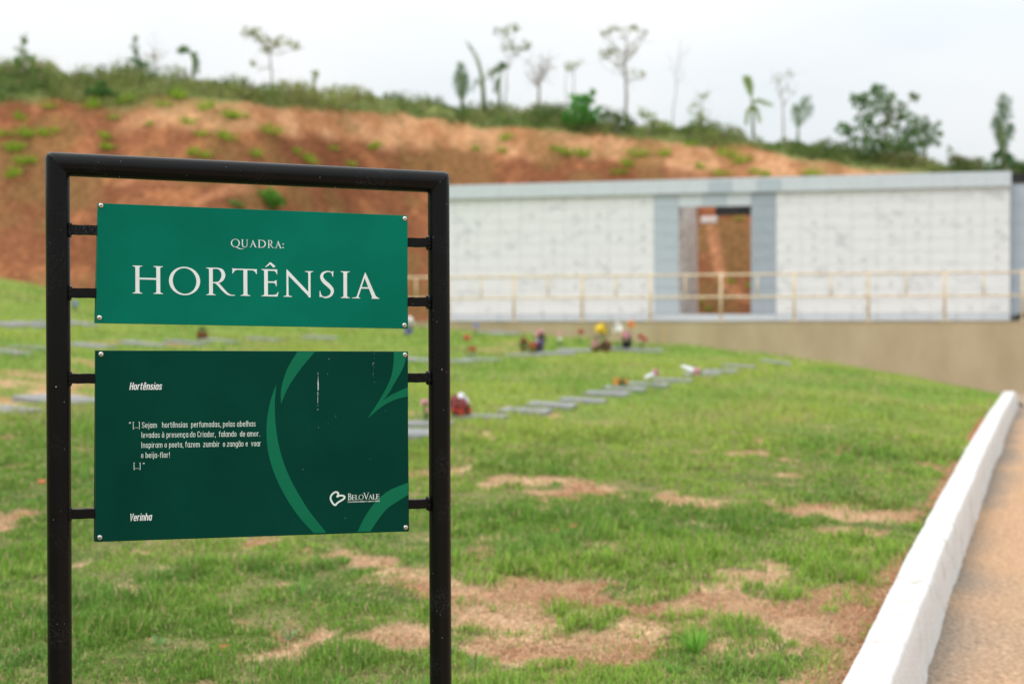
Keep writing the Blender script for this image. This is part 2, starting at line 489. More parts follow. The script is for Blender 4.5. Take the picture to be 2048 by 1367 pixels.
def black_paint():
    m, N, L, b = new_mat('chipped_black_paint')
    t = N.new('ShaderNodeTexCoord')
    col = None
    base = N.new('ShaderNodeRGB'); base.outputs[0].default_value = (0.0035, 0.0036, 0.0040, 1)
    src = base.outputs[0]
    # chalky wear in soft patches, broken up by fine grain
    n = N.new('ShaderNodeTexNoise'); n.inputs['Scale'].default_value = 6; n.inputs['Detail'].default_value = 4; L.new(t.outputs['Object'], n.inputs['Vector'])
    n3 = N.new('ShaderNodeTexNoise'); n3.inputs['Scale'].default_value = 210; n3.inputs['Detail'].default_value = 3; L.new(t.outputs['Object'], n3.inputs['Vector'])
    r1 = N.new('ShaderNodeMapRange'); r1.inputs['From Min'].default_value = 0.53; r1.inputs['From Max'].default_value = 0.72; L.new(n.outputs['Fac'], r1.inputs['Value'])
    r3 = N.new('ShaderNodeMapRange'); r3.inputs['From Min'].default_value = 0.48; r3.inputs['From Max'].default_value = 0.72; L.new(n3.outputs['Fac'], r3.inputs['Value'])
    mu = N.new('ShaderNodeMath'); mu.operation = 'MULTIPLY'; L.new(r1.outputs[0], mu.inputs[0]); L.new(r3.outputs[0], mu.inputs[1])
    mx = N.new('ShaderNodeMix'); mx.data_type = 'RGBA'; L.new(mu.outputs[0], mx.inputs['Factor']); L.new(src, mx.inputs['A']); mx.inputs['B'].default_value = (0.040, 0.043, 0.050, 1)
    src = mx.outputs['Result']
    for sc_, thr, rnd, c in ((70, 0.06, 0.92, (0.45, 0.43, 0.40, 1)), (130, 0.08, 0.90, (0.25, 0.24, 0.24, 1)), (42, 0.05, 0.90, (0.45, 0.27, 0.14, 1)), (30, 0.05, 0.90, (0.70, 0.68, 0.65, 1))):
        w = N.new('ShaderNodeMapping'); w.inputs['Scale'].default_value = (1, 1, 0.55); L.new(t.outputs['Object'], w.inputs[0])
        v = N.new('ShaderNodeTexVoronoi'); v.inputs['Scale'].default_value = sc_; L.new(w.outputs[0], v.inputs['Vector'])
        lt = N.new('ShaderNodeMath'); lt.operation = 'LESS_THAN'; lt.inputs[1].default_value = thr; L.new(v.outputs['Distance'], lt.inputs[0])
        sx = N.new('ShaderNodeSeparateColor'); L.new(v.outputs['Color'], sx.inputs[0])
        g = N.new('ShaderNodeMath'); g.operation = 'GREATER_THAN'; g.inputs[1].default_value = rnd; L.new(sx.outputs[0], g.inputs[0])
        mu = N.new('ShaderNodeMath'); mu.operation = 'MULTIPLY'; L.new(lt.outputs[0], mu.inputs[0]); L.new(g.outputs[0], mu.inputs[1])
        mx = N.new('ShaderNodeMix'); mx.data_type = 'RGBA'; L.new(mu.outputs[0], mx.inputs['Factor']); L.new(src, mx.inputs['A']); mx.inputs['B'].default_value = c
        src = mx.outputs['Result']
    L.new(src, b.inputs['Base Color'])
    b.inputs['Roughness'].default_value = 0.27; b.inputs['Specular IOR Level'].default_value = 0.15
    bp = N.new('ShaderNodeBump'); bp.inputs['Strength'].default_value = 0.12; bp.inputs['Distance'].default_value = 0.002
    n4 = N.new('ShaderNodeTexNoise'); n4.inputs['Scale'].default_value = 120; L.new(t.outputs['Object'], n4.inputs['Vector'])
    L.new(n4.outputs['Fac'], bp.inputs['Height']); L.new(bp.outputs[0], b.inputs['Normal'])
    return m
M['paint'] = black_paint()

def marble_mat():
    m, N, L, b = new_mat('white_marble')
    t = N.new('ShaderNodeTexCoord')
    mp = N.new('ShaderNodeMapping'); mp.inputs['Scale'].default_value = (1.0, 1.0, 1.5); mp.inputs['Rotation'].default_value = (0, R(25), 0)
    L.new(t.outputs['Object'], mp.inputs[0])
    n = N.new('ShaderNodeTexNoise'); n.inputs['Scale'].default_value = 2.3; n.inputs['Detail'].default_value = 6; n.inputs['Distortion'].default_value = 0.8; L.new(mp.outputs[0], n.inputs['Vector'])
    r = N.new('ShaderNodeValToRGB')
    r.color_ramp.elements[0].position = 0.27; r.color_ramp.elements[0].color = (0.55, 0.565, 0.60, 1)
    r.color_ramp.elements[1].position = 0.46; r.color_ramp.elements[1].color = (0.725, 0.735, 0.758, 1)
    L.new(n.outputs['Fac'], r.inputs[0]); L.new(r.outputs[0], b.inputs['Base Color'])
    b.inputs['Roughness'].default_value = 0.4
    return m
M['marble'] = marble_mat()
M['stud'] = noise_mat('niche_plate', (0.58, 0.58, 0.58), (0.70, 0.70, 0.70), 8, 0.5)
M['marble_grey'] = noise_mat('veined_grey_marble', (0.32, 0.27, 0.24), (0.84, 0.81, 0.78), 4.5, 0.5, dist=1.2, stretch=(1, 1, 1.6))
M['clad_pale'] = noise_mat('pale_blue_granite', (0.53, 0.58, 0.63), (0.58, 0.63, 0.68), 16, 0.4)
M['clad_mid'] = noise_mat('blue_grey_granite', (0.40, 0.46, 0.52), (0.45, 0.51, 0.57), 16, 0.4)
M['clad_dark'] = noise_mat('darker_blue_granite', (0.31, 0.36, 0.42), (0.36, 0.41, 0.47), 16, 0.4)

def render_wall_mat():
    """painted retaining wall: blotched beige with rust runs below each post"""
    m, N, L, b = new_mat('beige_render')
    t = N.new('ShaderNodeTexCoord')
    mp = N.new('ShaderNodeMapping'); mp.inputs['Scale'].default_value = (1.0, 1.0, 0.5); L.new(t.outputs['Object'], mp.inputs[0])
    n = N.new('ShaderNodeTexNoise'); n.inputs['Scale'].default_value = 1.3; n.inputs['Detail'].default_value = 6; L.new(mp.outputs[0], n.inputs['Vector'])
    r = N.new('ShaderNodeValToRGB'); r.color_ramp.elements[0].position = 0.35; r.color_ramp.elements[1].position = 0.68
    r.color_ramp.elements[0].color = (0.40, 0.315, 0.195, 1); r.color_ramp.elements[1].color = (0.49, 0.395, 0.255, 1)
    L.new(n.outputs['Fac'], r.inputs[0])
    mp2 = N.new('ShaderNodeMapping'); mp2.inputs['Scale'].default_value = (2.4, 1, 0.12); L.new(t.outputs['Object'], mp2.inputs[0])
    n2 = N.new('ShaderNodeTexNoise'); n2.inputs['Scale'].default_value = 1.6; n2.inputs['Detail'].default_value = 3; L.new(mp2.outputs[0], n2.inputs['Vector'])
    r2 = N.new('ShaderNodeMapRange'); r2.inputs['From Min'].default_value = 0.60; r2.inputs['From Max'].default_value = 0.75; r2.inputs['To Max'].default_value = 0.45; L.new(n2.outputs['Fac'], r2.inputs['Value'])
    mx = N.new('ShaderNodeMix'); mx.data_type = 'RGBA'; L.new(r2.outputs[0], mx.inputs['Factor']); L.new(r.outputs[0], mx.inputs['A']); mx.inputs['B'].default_value = (0.54, 0.36, 0.18, 1)
    L.new(mx.outputs['Result'], b.inputs['Base Color']); b.inputs['Roughness'].default_value = 0.85
    return m
M['wall'] = render_wall_mat()
M['slabtop'] = noise_mat('terrace_concrete', (0.38, 0.31, 0.22), (0.50, 0.42, 0.32), 2, 0.9)

M['road'] = attr_mat('dusty_concrete', 0.9, bump=0.7, bscale=60, grain=(50, 0.48), spec=0.08)
M['far_ground'] = noise_mat('far_ground', (0.22, 0.13, 0.07), (0.16, 0.17, 0.06), 0.2, 0.95)
M['petal_red'] = plain_mat('red_petals', (0.48, 0.04, 0.02), 0.5)
M['petal_dark'] = plain_mat('dark_red_petals', (0.20, 0.022, 0.016), 0.5)
M['petal_orange'] = plain_mat('orange_petals', (0.78, 0.26, 0.04), 0.5)
M['petal_yellow'] = plain_mat('yellow_petals', (0.78, 0.55, 0.02), 0.5)
M['petal_pink'] = plain_mat('pink_petals', (0.68, 0.30, 0.34), 0.5)
M['petal_purple'] = plain_mat('purple_petals', (0.20, 0.06, 0.25), 0.5)
M['petal_white'] = plain_mat('white_petals', (0.85, 0.84, 0.80), 0.5)
M['petal_blue'] = plain_mat('blue_petals', (0.16, 0.22, 0.55), 0.5)
M['greens'] = plain_mat('bouquet_leaves', (0.07, 0.14, 0.035), 0.6)
M['pot_brown'] = plain_mat('terracotta_pot', (0.32, 0.085, 0.04), 0.7)
M['pot_black'] = plain_mat('black_plastic_pot', (0.025, 0.03, 0.03), 0.4)
M['wrap'] = plain_mat('pale_wrapping', (0.72, 0.72, 0.78), 0.3)
M['wrap_purple'] = plain_mat('purple_foil', (0.22, 0.12, 0.42), 0.3)
M['sign_white'] = plain_mat('white_sign_plate', (0.88, 0.84, 0.80), 0.5)
M['rustbar'] = noise_mat('rusted_flashing', (0.25, 0.10, 0.05), (0.45, 0.22, 0.12), 4, 0.9)

# ------------------------------------------------------------------ setting: ground, lawn, road, kerb, hill
rng = np.random.default_rng(7)
random.seed(5)

g = MB(); g.grid([[(x, y, -2.6) for x in np.linspace(-400, 400, 9)] for y in np.linspace(-100, 700, 9)])
tag(g.build('ground', M['far_ground']), kind='structure')

# lawn sheet
ys = np.concatenate([np.arange(-4, 3, 0.25), np.arange(3, 9, 0.05), np.arange(9, 20, 0.1), np.arange(20, 45, 0.2)])
ts = np.linspace(0, 1, 340)
xr = np.where(ys < 20, kerb_x(ys) + 0.02, kerb_x(20) + 0.02 + np.minimum((ys - 20) * 1.2, 1.8))
GX = xr[:, None] - (xr[:, None] + 26.0) * (ts[None, :] ** 2.0)
GY = np.repeat(ys[:, None], len(ts), 1)
GZ = lawn_z(GX, GY)
B = bare(GX, GY)
GZ = GZ - 0.012 * B
nr, nc = GX.shape
idx = np.arange(nr * nc).reshape(nr, nc)
quads = np.stack([idx[:-1, :-1], idx[1:, :-1], idx[1:, 1:], idx[:-1, 1:]], -1).reshape(-1, 4)
def mixc(a, b, t):
    return np.asarray(a) * (1 - t[..., None]) + np.asarray(b) * t[..., None]
def soil_col(X, Y, B):
    n1 = fbm(X * 2.2, Y * 2.2, 61, 4); n2 = fbm(X * 6, Y * 6, 67, 3); far = sm(Y, 8, 18)
    th = mixc((0.100, 0.130, 0.038), (0.225, 0.200, 0.090), sm(n2, 0.35, 0.65))
    th = mixc(th, np.broadcast_to((0.215, 0.285, 0.060), th.shape), far)
    straw = mixc((0.50, 0.31, 0.18), (0.68, 0.475, 0.30), sm(n2, 0.3, 0.7))
    straw = mixc(straw, np.broadcast_to((0.42, 0.195, 0.105), straw.shape), sm(n1, 0.46, 0.62) * 0.85)
    straw = mixc(straw, np.broadcast_to((0.36, 0.22, 0.10), straw.shape), far * 0.7)
    e = np.where(Y < 20, kerb_x(Y) - X, 9)
    straw = mixc(straw, np.broadcast_to((0.33, 0.12, 0.055), straw.shape), sm(e, 0.3, 0.03) * 0.8)
    return mixc(th, straw, sm(B, 0.15, 0.6))
np_mesh('lawn', np.stack([GX, GY, GZ], -1).reshape(-1, 3), quads, M['ground'], cols=soil_col(GX, GY, B).reshape(-1, 3), smooth=True)
tag(bpy.data.objects['lawn'], kind='structure')

# road beyond the kerb, running up and round behind the lawn
g = MB()
ry = np.concatenate([np.arange(-5, 20, 0.1), np.arange(20, 43, 0.5)])
rows = []
for y in ry:
    x0 = float(kerb_x(y)) + 0.10 if y < 20 else float(kerb_x(20)) + 0.10 - (y - 20) * 1.1
    x0 = max(x0, -1.0) if y > 20 else x0
    xs = np.linspace(0, 1, 70)
    rows.append([(x0 + (float(kerb_x(min(y, 24))) + 7.0 - x0) * t, y, float(road_z(y)) + 0.03 * float(vnoise(t * 9, y * 0.6, 3))) for t in xs])
RV = np.array(rows); nr, nc = RV.shape[:2]; idx = np.arange(nr * nc).reshape(nr, nc)
dk = RV[..., 0] - kerb_x(np.minimum(RV[..., 1], 21)) - 0.2
k_ = sm(dk + 0.35 * (fbm(RV[..., 0] * 2, RV[..., 1] * 1.2, 171, 4) - 0.5), -0.06, 0.20)
k_ = k_ * (0.7 + 0.3 * sm(fbm(RV[..., 0] * 1.5, RV[..., 1] * 0.7, 173, 3), 0.3, 0.55))
rc = mixc((0.27, 0.225, 0.18), (0.50, 0.315, 0.19), k_)
rc = mixc(rc, np.broadcast_to((0.30, 0.255, 0.205), rc.shape), sm(RV[..., 1], 13, 22) * 0.7)
np_mesh('road', RV.reshape(-1, 3), np.stack([idx[:-1, :-1], idx[:-1, 1:], idx[1:, 1:], idx[1:, :-1]], -1).reshape(-1, 4), M['road'], cols=rc.reshape(-1, 3), smooth=True)
tag(bpy.data.objects['road'], kind='structure')
g = MB(); g.grid([[(float(kerb_x(min(y, 24))) + 6.9 + k * 5, y, float(road_z(y)) - 0.06 + 0.10 * k) for k in range(6)] for y in np.arange(-5, 42, 2.0)])
tag(g.build('verge', M['far_ground'], smooth=True), kind='structure')

# whitewashed kerb, swept along the lawn edge
path = [(float(kerb_x(y)), y, float(kerb_z(y))) for y in np.concatenate([np.arange(-4, 3.4, 0.05), np.arange(3.4, 12, 0.016), np.arange(12, 19.6, 0.05)])]
tail = [(6.98, 20.1), (7.12, 20.8), (7.2, 21.6), (7.1, 22.6), (6.72, 24.1), (5.8, 25.3), (4.6, 26.55), (2.65, 28.15), (0.7, 31.4)]
pp = [path[-1][:2]] + tail
for (ax, ay), (bx, by) in zip(pp[:-1], pp[1:]):
    for t in np.linspace(0.1, 1, 10):
        x, y = ax + (bx - ax) * t, ay + (by - ay) * t
        k = min(1.0, (y - 19.5) / 2.0)
        path.append((x, y, (1 - k) * -0.875 + k * (float(lawn_z(x, y)) - 0.10)))
rows = []
for i, (x, y, z) in enumerate(path):
    a = path[max(i - 4, 0)]; b = path[min(i + 4, len(path) - 1)]
    tx, ty = b[0] - a[0], b[1] - a[1]; l = math.hypot(tx, ty); tx /= l; ty /= l
    nx, ny = ty, -tx
    s = y if y < 19.5 else 19.5 + (i % 4000) * 0.05
    w = 0.148 + 0.012 * (float(fbm(s * 1.3, 0.5, 71, 3)) - 0.5)
    zb = float(road_z(y)) - 0.08 if y < 21 else z - 0.35
    prof = [(0.0, -0.16), (0.0, -0.012), (0.004, -0.002), (0.02, 0.0), (w * 0.5, 0.002), (w - 0.012, 0.0), (w - 0.003, -0.004), (w + 0.002, -0.013),
            (w + 0.014, -0.09), (w + 0.026, (zb - z) * 0.62), (w + 0.042, (zb - z) * 0.86), (w + 0.07, zb - z)]
    row = []
    for j, (o_, dz) in enumerate(prof):
        jag = 0.007 * (float(fbm(s * 3.0, j * 0.12, 73, 3)) - 0.5) + (0.009 * (float(fbm(s * 5, 0.3 if j < 4 else 7.7, 79, 4)) - 0.5) if j in (1, 2, 5, 6, 7) else (0.03 * (float(fbm(s * 7, 3.3, 83, 4)) - 0.5) if j >= 10 else 0))
        joint = 0.006 * max(0.0, 1 - abs(((s + 0.3 * float(vnoise(int(s / 1.05), 0.5, 5))) % 1.05) - 0.5) / 0.016) if 2 <= j <= 9 else 0.0
        jag -= joint if j > 5 else 0.0
        jz = -joint + 0.007 * (float(fbm(s * 2.2, j * 0.1, 83, 3)) - 0.5)
        row.append((x + nx * (o_ + jag), y + ny * (o_ + jag), z + dz + jz))
    rows.append(row)
KV = np.array(rows); nr, nc = KV.shape[:2]; idx = np.arange(nr * nc).reshape(nr, nc)
jj = np.arange(nc)[None, :] + 0 * KV[..., 0]
st = fbm(KV[..., 1] * 2.5, jj * 0.4, 181, 4)
stain = sm(jj + 4.5 * (st - 0.5), 9.2, 11.4) * 0.75 + (jj < 2) * sm(st, 0.45, 0.6) * 0.5
np_mesh('kerb', KV.reshape(-1, 3), np.stack([idx[:-1, :-1], idx[1:, :-1], idx[1:, 1:], idx[:-1, 1:]], -1).reshape(-1, 4)[:, ::-1], M['kerb'], cols=np.repeat(stain.reshape(-1, 1), 3, 1), smooth=True)
tag(bpy.data.objects['kerb'], kind='structure')

# red earth hillside
hx = np.arange(-48, 48, 0.16); hd = np.concatenate([np.arange(-3.0, 12, 0.13), np.arange(12, 40, 1.0)])
HX = np.repeat(hx[None, :], len(hd), 0); HY = hill_foot_y(HX) + hd[:, None]; HZ = hill_z(HX, HY)
q = (HY - hill_foot_y(HX)) / HD
GULLY = [
    [(6.07, 43.85), (6.12, 42.91), (6.11, 42.18), (6.22, 41.56), (6.58, 41.05), (6.82, 40.74)],
    [(-8.82, 39.71), (-8.41, 40.27), (-7.70, 41.41)],
    [(-14.72, 43.89), (-14.46, 43.21)],
    [(-11.18, 40.30), (-10.86, 40.54)],
    [(-1.70, 48.88), (-1.64, 48.62)],
]
def hill_col(X, Y, q):
    n1 = fbm(X * 0.5, Y * 0.5, 91, 4); n2 = fbm(X * 1.7, Y * 1.1, 97, 4); st = fbm(X * 1.6 + 0.5 * Y, Y * 0.22, 101, 4)
    c = mixc((0.172, 0.066, 0.031), (0.232, 0.093, 0.045), sm(st, 0.28, 0.72))
    c = mixc(c, np.broadcast_to((0.34, 0.14, 0.062), c.shape), sm(fbm(X * 1.1, Y * 1.1, 103, 4), 0.60, 0.72) * 0.7)
    wob = q + 0.10 * (n1 - 0.5) + 0.07 * (n2 - 0.5)
    band = sm(wob, 0.70, 0.77) * sm(X, -12.6, -10.4)
    low = sm(X, 4, 9) * sm(wob, 0.50, 0.66)
    band = np.maximum(band, low)
    c = mixc(c, mixc((0.37, 0.175, 0.082), (0.50, 0.27, 0.14), sm(n2, 0.35, 0.6)), band * 0.9)
    c = mixc(c, np.broadcast_to((0.165, 0.115, 0.040), c.shape), sm(fbm(X * 0.9, Y * 0.9, 107, 4), 0.47, 0.64) * 0.45)
    for (ax, ay), (bx, by) in [s_ for g_ in GULLY for s_ in zip(g_[:-1], g_[1:])]:
        t = np.clip(((X - ax) * (bx - ax) + (Y - ay) * (by - ay)) / ((bx - ax) ** 2 + (by - ay) ** 2), 0, 1)
        d = np.hypot(X - ax - t * (bx - ax), Y - ay - t * (by - ay)) + 0.25 * (n2 - 0.5)
        c = mixc(c, np.broadcast_to((0.42, 0.185, 0.095), c.shape), sm(d, 0.16, 0.04) * 0.7)
    top = sm(wob, 0.885, 0.93); top = np.maximum(top, sm(wob, 0.79, 0.86) * sm(X, -9.5, -12.5))
    c = mixc(c, mixc((0.10, 0.135, 0.040), (0.17, 0.19, 0.065), sm(n2, 0.35, 0.65)), top)
    return c
nr, nc = HX.shape
idx = np.arange(nr * nc).reshape(nr, nc)
quads = np.stack([idx[:-1, :-1], idx[:-1, 1:], idx[1:, 1:], idx[1:, :-1]], -1).reshape(-1, 4)
np_mesh('hill', np.stack([HX, HY, HZ], -1).reshape(-1, 3), quads, M['hill'], cols=hill_col(HX, HY, q).reshape(-1, 3), smooth=True)
tag(bpy.data.objects['hill'], kind='structure')

# ------------------------------------------------------------------ grass on the lawn (uncountable)
def blade_arrays(X, Y, Z, h, w, lean, az, col, segs):
    n = len(X)
    dx, dy = np.cos(az), np.sin(az); px, py = -dy, dx
    base = np.stack([X, Y, Z], -1)
    d = np.stack([dx, dy, np.zeros(n)], -1); p = np.stack([px, py, np.zeros(n)], -1); up = np.array([0, 0, 1.0])
    w = w[:, None]; h = h[:, None]; ln = lean[:, None]
    if segs == 1:
        tip = base + d * h * np.sin(ln) + up * h * np.cos(ln)
        v = np.stack([base - p * w / 2, base + p * w / 2, tip], 1).reshape(-1, 3)
        f = [np.arange(n * 3).reshape(n, 3)]
        cc = np.repeat(col, 3, 0)
    else:
        m_ = base + d * h * 0.55 * np.sin(ln * 0.6) + up * h * 0.55 * np.cos(ln * 0.6)
        tip = m_ + d * h * 0.45 * np.sin(ln * 1.45) + up * h * 0.45 * np.cos(ln * 1.45)
        v = np.stack([base - p * w / 2, base + p * w / 2, m_ + p * w * 0.42, m_ - p * w * 0.42, tip], 1).reshape(-1, 3)
        i = np.arange(n)[:, None] * 5
        f = [i + np.array([[0, 1, 2, 3]]), i + np.array([[3, 2, 4]])]
        cc = np.repeat(col, 5, 0)
    return v, f, cc

def sample_lawn(n, y0, y1, power):
    u = rng.random(n)
    if abs(power - 1) < 1e-6: Y = y0 * (y1 / y0) ** u
    else: Y = (y0 ** (1 - power) + u * (y1 ** (1 - power) - y0 ** (1 - power))) ** (1 / (1 - power))
    lo = -0.47 * Y - 1.1; hi = np.minimum(0.385 * Y + 0.9, kerb_x(np.minimum(Y, 20.3)) - 0.015)
    X = lo + (hi - lo) * rng.random(n)
    od = np.where(Y > 18.5, outside_dist(X, Y), -1)
    k = od < 0.7
    k &= ~((X > -3.2) & (Y > 34.6)) & (lawn_z(X, Y) > hill_z(X, Y) - 0.02)
    return X[k], Y[k]

def grass_colour(X, Y, n):
    t = fbm(X * 0.8, Y * 0.5, 111, 4); t2 = fbm(X * 2.5, Y * 2.5, 113, 3)
    near = mixc((0.165, 0.300, 0.048), (0.265, 0.410, 0.068), sm(t, 0.32, 0.64))
    near = mixc(near, np.broadcast_to((0.125, 0.270, 0.062), near.shape), sm(t2, 0.52, 0.72) * 0.5)
    farc = mixc((0.225, 0.370, 0.070), (0.350, 0.440, 0.082), sm(t, 0.36, 0.62))
    c = mixc(near, farc, sm(Y, 6.5, 15))
    c = mixc(c, np.broadcast_to((0.26, 0.40, 0.075), c.shape), sm(Y, 24, 33) * 0.5)
    r = rng.random(n)
    c = c * (0.62 + 0.76 * rng.random(n))[:, None]
    dry = np.where(r < 0.10 + 0.28 * sm(fbm(X * 1.2, Y * 0.7, 117, 4), 0.50, 0.70) * sm(Y, 5, 8))[0]
    c[dry] = np.array([0.52, 0.42, 0.22]) * (0.7 + 0.5 * rng.random(len(dry)))[:, None]
    return c

LUSH = [
    (1.95, 8.35, 0.41, 0.26),
    (-0.22, 9.80, 0.41, 0.15),
    (0.41, 6.63, 0.47, 0.39),
    (1.55, 6.94, 0.32, 0.46),
    (-1.51, 5.47, 0.27, 0.49),
    (-1.52, 5.00, 0.11, 0.26),
    (-0.46, 4.90, 0.21, 0.15),
    (0.17, 6.34, 0.27, 0.28),
    (-1.40, 6.38, 0.31, 0.37),
    (-0.98, 6.58, 0.23, 0.22),
    (-0.07, 7.79, 0.33, 0.26),
    (-2.21, 6.51, 0.14, 0.46),
    (-3.33, 10.84, 0.15, 0.31),
    (-3.90, 11.15, 0.20, 0.29),
]
def lush_at(X, Y):
    wx = X + 0.4 * (fbm(X * 2, Y * 2, 163, 3) - 0.5); wy = Y + 0.6 * (fbm(X * 2, Y * 2, 167, 3) - 0.5)
    l = np.zeros(X.shape)
    for (px, py, rx, ry) in LUSH: l = np.maximum(l, sm(np.hypot((wx - px) / rx, (wy - py) / ry), 1.2, 0.5))
    return l * 1.25
V, F, CC = [], [[], []], []
off = 0
def push(v, f, c):
    global off
    V.append(v); CC.append(c)
    for a in f: F[0 if a.shape[1] == 4 else 1].append(a + off)
    off += len(v)
for (n, y0, y1, power, segs) in ((225000, 3.3, 6.5, 0.5, 2), (230000, 6.5, 12, 0.8, 2), (215000, 12, 36.5, 0.9, 1)):
    X, Y = sample_lawn(n, y0, y1, power)
    B = bare(X, Y)
    tf_ = fbm(X * 7.0, Y * 6.0, 191, 3); tf_ = np.where(Y > 12, 0.6, tf_)
    k = (rng.random(len(X)) > np.minimum(B * 1.02, 0.97)) & (rng.random(len(X)) < 0.45 + 0.55 * sm(tf_, 0.36, 0.52))
    X, Y, B, tf_ = X[k], Y[k], B[k], tf_[k]
    n = len(X)
    lush = np.maximum(sm(fbm(X * 1.1, Y * 1.1, 121, 4), 0.40, 0.70), lush_at(X, Y))
    sc_ = (np.maximum(Y, 4.5) / 4.5)
    h = (0.021 + 0.033 * lush) * (0.72 + 0.6 * sm(tf_, 0.42, 0.66)) * (0.55 + 0.8 * rng.random(n)) * np.minimum(sc_ ** 0.35, 1.6) * (1 - 0.35 * B)
    w = (0.0034 + 0.0016 * rng.random(n)) * sc_ ** 0.92
    lean = np.abs(rng.normal(0.80, 0.42, n)); az = rng.random(n) * 2 * np.pi
    Z = lawn_z(X, Y) - 0.012 * B - 0.003
    push(*blade_arrays(X, Y, Z, h, w, lean, az, grass_colour(X, Y, n), segs))
np_mesh('lawn_grass', np.concatenate(V), [np.concatenate(F[0]), np.concatenate(F[1])], M['blade'], cols=np.concatenate(CC))
tag(bpy.data.objects['lawn_grass'], 'short green grass covering the cemetery lawn in patches', 'grass', kind='stuff')

# dead straw lying on the bare patches
V, F, CC = [], [[], []], []; off = 0
X, Y = sample_lawn(480000, 3.3, 11.5, 0.8)
B = bare(X, Y)
k = rng.random(len(X)) < (B * 0.9 + 0.05)
X, Y, B = X[k][:150000], Y[k][:150000], B[k][:150000]
n = len(X)
h = 0.02 + 0.045 * rng.random(n); w = (0.0016 + 0.0012 * rng.random(n)) * np.maximum(Y / 4.5, 1)
lean = 1.05 + 0.5 * rng.random(n); az = rng.random(n) * 2 * np.pi
col = mixc((0.30, 0.17, 0.085), (0.82, 0.60, 0.39), rng.random(n))
push(*blade_arrays(X, Y, lawn_z(X, Y) - 0.010 + 0.012 * rng.random(n), h, w, lean, az, col, 1))
np_mesh('dead_straw', np.concatenate(V), [np.concatenate(F[1])], M['blade'], cols=np.concatenate(CC))
tag(bpy.data.objects['dead_straw'], 'dry straw lying on the bare patches of the lawn', 'straw', kind='stuff')

# ------------------------------------------------------------------ undergrowth along the crest (one mass)
def leaf_quads(cx, size, rng_, col, aspect=0.45, flat=0.0):
    n = len(cx)
    d = rng_.normal(size=(n, 3)); d[:, 2] = d[:, 2] * (1 - flat); d /= np.linalg.norm(d, axis=1)[:, None] + 1e-9
    e = np.cross(d, rng_.normal(size=(n, 3))); e /= np.linalg.norm(e, axis=1)[:, None] + 1e-9
    s = size[:, None]
    v = np.stack([cx - d * s * 0.5, cx + e * s * aspect * 0.5, cx + d * s * 0.5, cx - e * s * aspect * 0.5], 1).reshape(-1, 3)
    return v, [np.arange(n * 4).reshape(n, 4)], np.repeat(col, 4, 0)

V, F, CC = [], [[], []], []; off = 0
n = 62000
X = rng.uniform(-23, 21, n); qq = rng.uniform(0.80, 1.32, n)
Y = hill_foot_y(X) + qq * HD
edge = 0.895 + 0.10 * (fbm(X * 0.35, X * 0 + 3, 131, 4) - 0.5) - 0.085 * sm(X, -9.5, -12.5) + 0.06 * (fbm(X * 1.5, Y * 1.5, 133, 3) - 0.5)
dn = sm(fbm(X * 0.8, Y * 0.8, 137, 3), 0.28, 0.48)
k = (qq > edge) & (rng.random(n) < 0.35 + 0.65 * dn)
X, Y, qq = X[k], Y[k], qq[k]; n = len(X)
tall = (0.16 + 0.62 * sm(fbm(X * 0.7, Y * 0.7, 139, 4), 0.35, 0.68)) * (0.75 + 0.35 * sm(X, -7, -13))
Z = hill_z(X, Y) - 0.05
tn = fbm(X * 0.45, Y * 0.45, 141, 4)[:]
colr = mixc((0.125, 0.205, 0.050), (0.310, 0.345, 0.115), sm(tn, 0.34, 0.62))
colr = mixc(colr, np.broadcast_to((0.29, 0.21, 0.15), colr.shape), (rng.random(n) < 0.14) * 0.8)
colr = colr * (0.65 + 0.7 * rng.random(n))[:, None]
half = n // 2
push(*blade_arrays(X[:half], Y[:half], Z[:half], tall[:half] * (0.6 + 0.8 * rng.random(half)), 0.022 + 0.03 * rng.random(half), np.abs(rng.normal(0.25, 0.25, half)), rng.random(half) * 6.28, colr[:half], 1))
m2 = n - half
push(*leaf_quads(np.stack([X[half:], Y[half:], Z[half:] + tall[half:] * rng.random(m2)], -1), 0.07 + 0.12 * rng.random(m2), rng, colr[half:], 0.6))
np_mesh('undergrowth', np.concatenate(V), [np.concatenate(F[0]), np.concatenate(F[1])], M['leaf'], cols=np.concatenate(CC))
tag(bpy.data.objects['undergrowth'], 'wild grass and scrub growing along the crest of the red hillside', 'undergrowth', kind='stuff')

# ------------------------------------------------------------------ retaining wall, terrace, handrail, niche building
FA = math.atan2(-3.4, 13.36)                    # the facade runs to the right and slightly nearer
FO = (-1.63, 36.9)
def fpt(s, off):                                # s metres along the facade, off metres in front of it
    c, n_ = math.cos(FA), math.sin(FA)
    return (FO[0] + s * c + off * n_, FO[1] + s * n_ - off * c)

RAIL_OFF = 2.0
o = empty('retaining_wall', (*fpt(0, RAIL_OFF + 0.16), -2.0), FA)
tag(o, 'long beige rendered retaining wall carrying the handrail below the niche building', 'wall')
g = MB(); g.box(-5.0, 24.0, 0.0, 0.34, -0.5, 2.13); g.build('rendered_face', M['wall'], o)
g = MB(); g.box(-5.0, 24.0, -0.015, 0.36, 2.132, 2.155); g.build('coping', M['slabtop'], o)
g = MB(); p = [fpt(-5, RAIL_OFF - 0.19), fpt(24, RAIL_OFF - 0.19), fpt(24, -5.2), fpt(-5, -5.2)]
g.add([(x, y, 0.15) for x, y in p] + [(x, y, -2.0) for x, y in p], [(0, 1, 2, 3), (0, 4, 5, 1), (1, 5, 6, 2), (2, 6, 7, 3), (3, 7, 4, 0)])
tag(g.build('terrace', M['slabtop']), kind='structure')

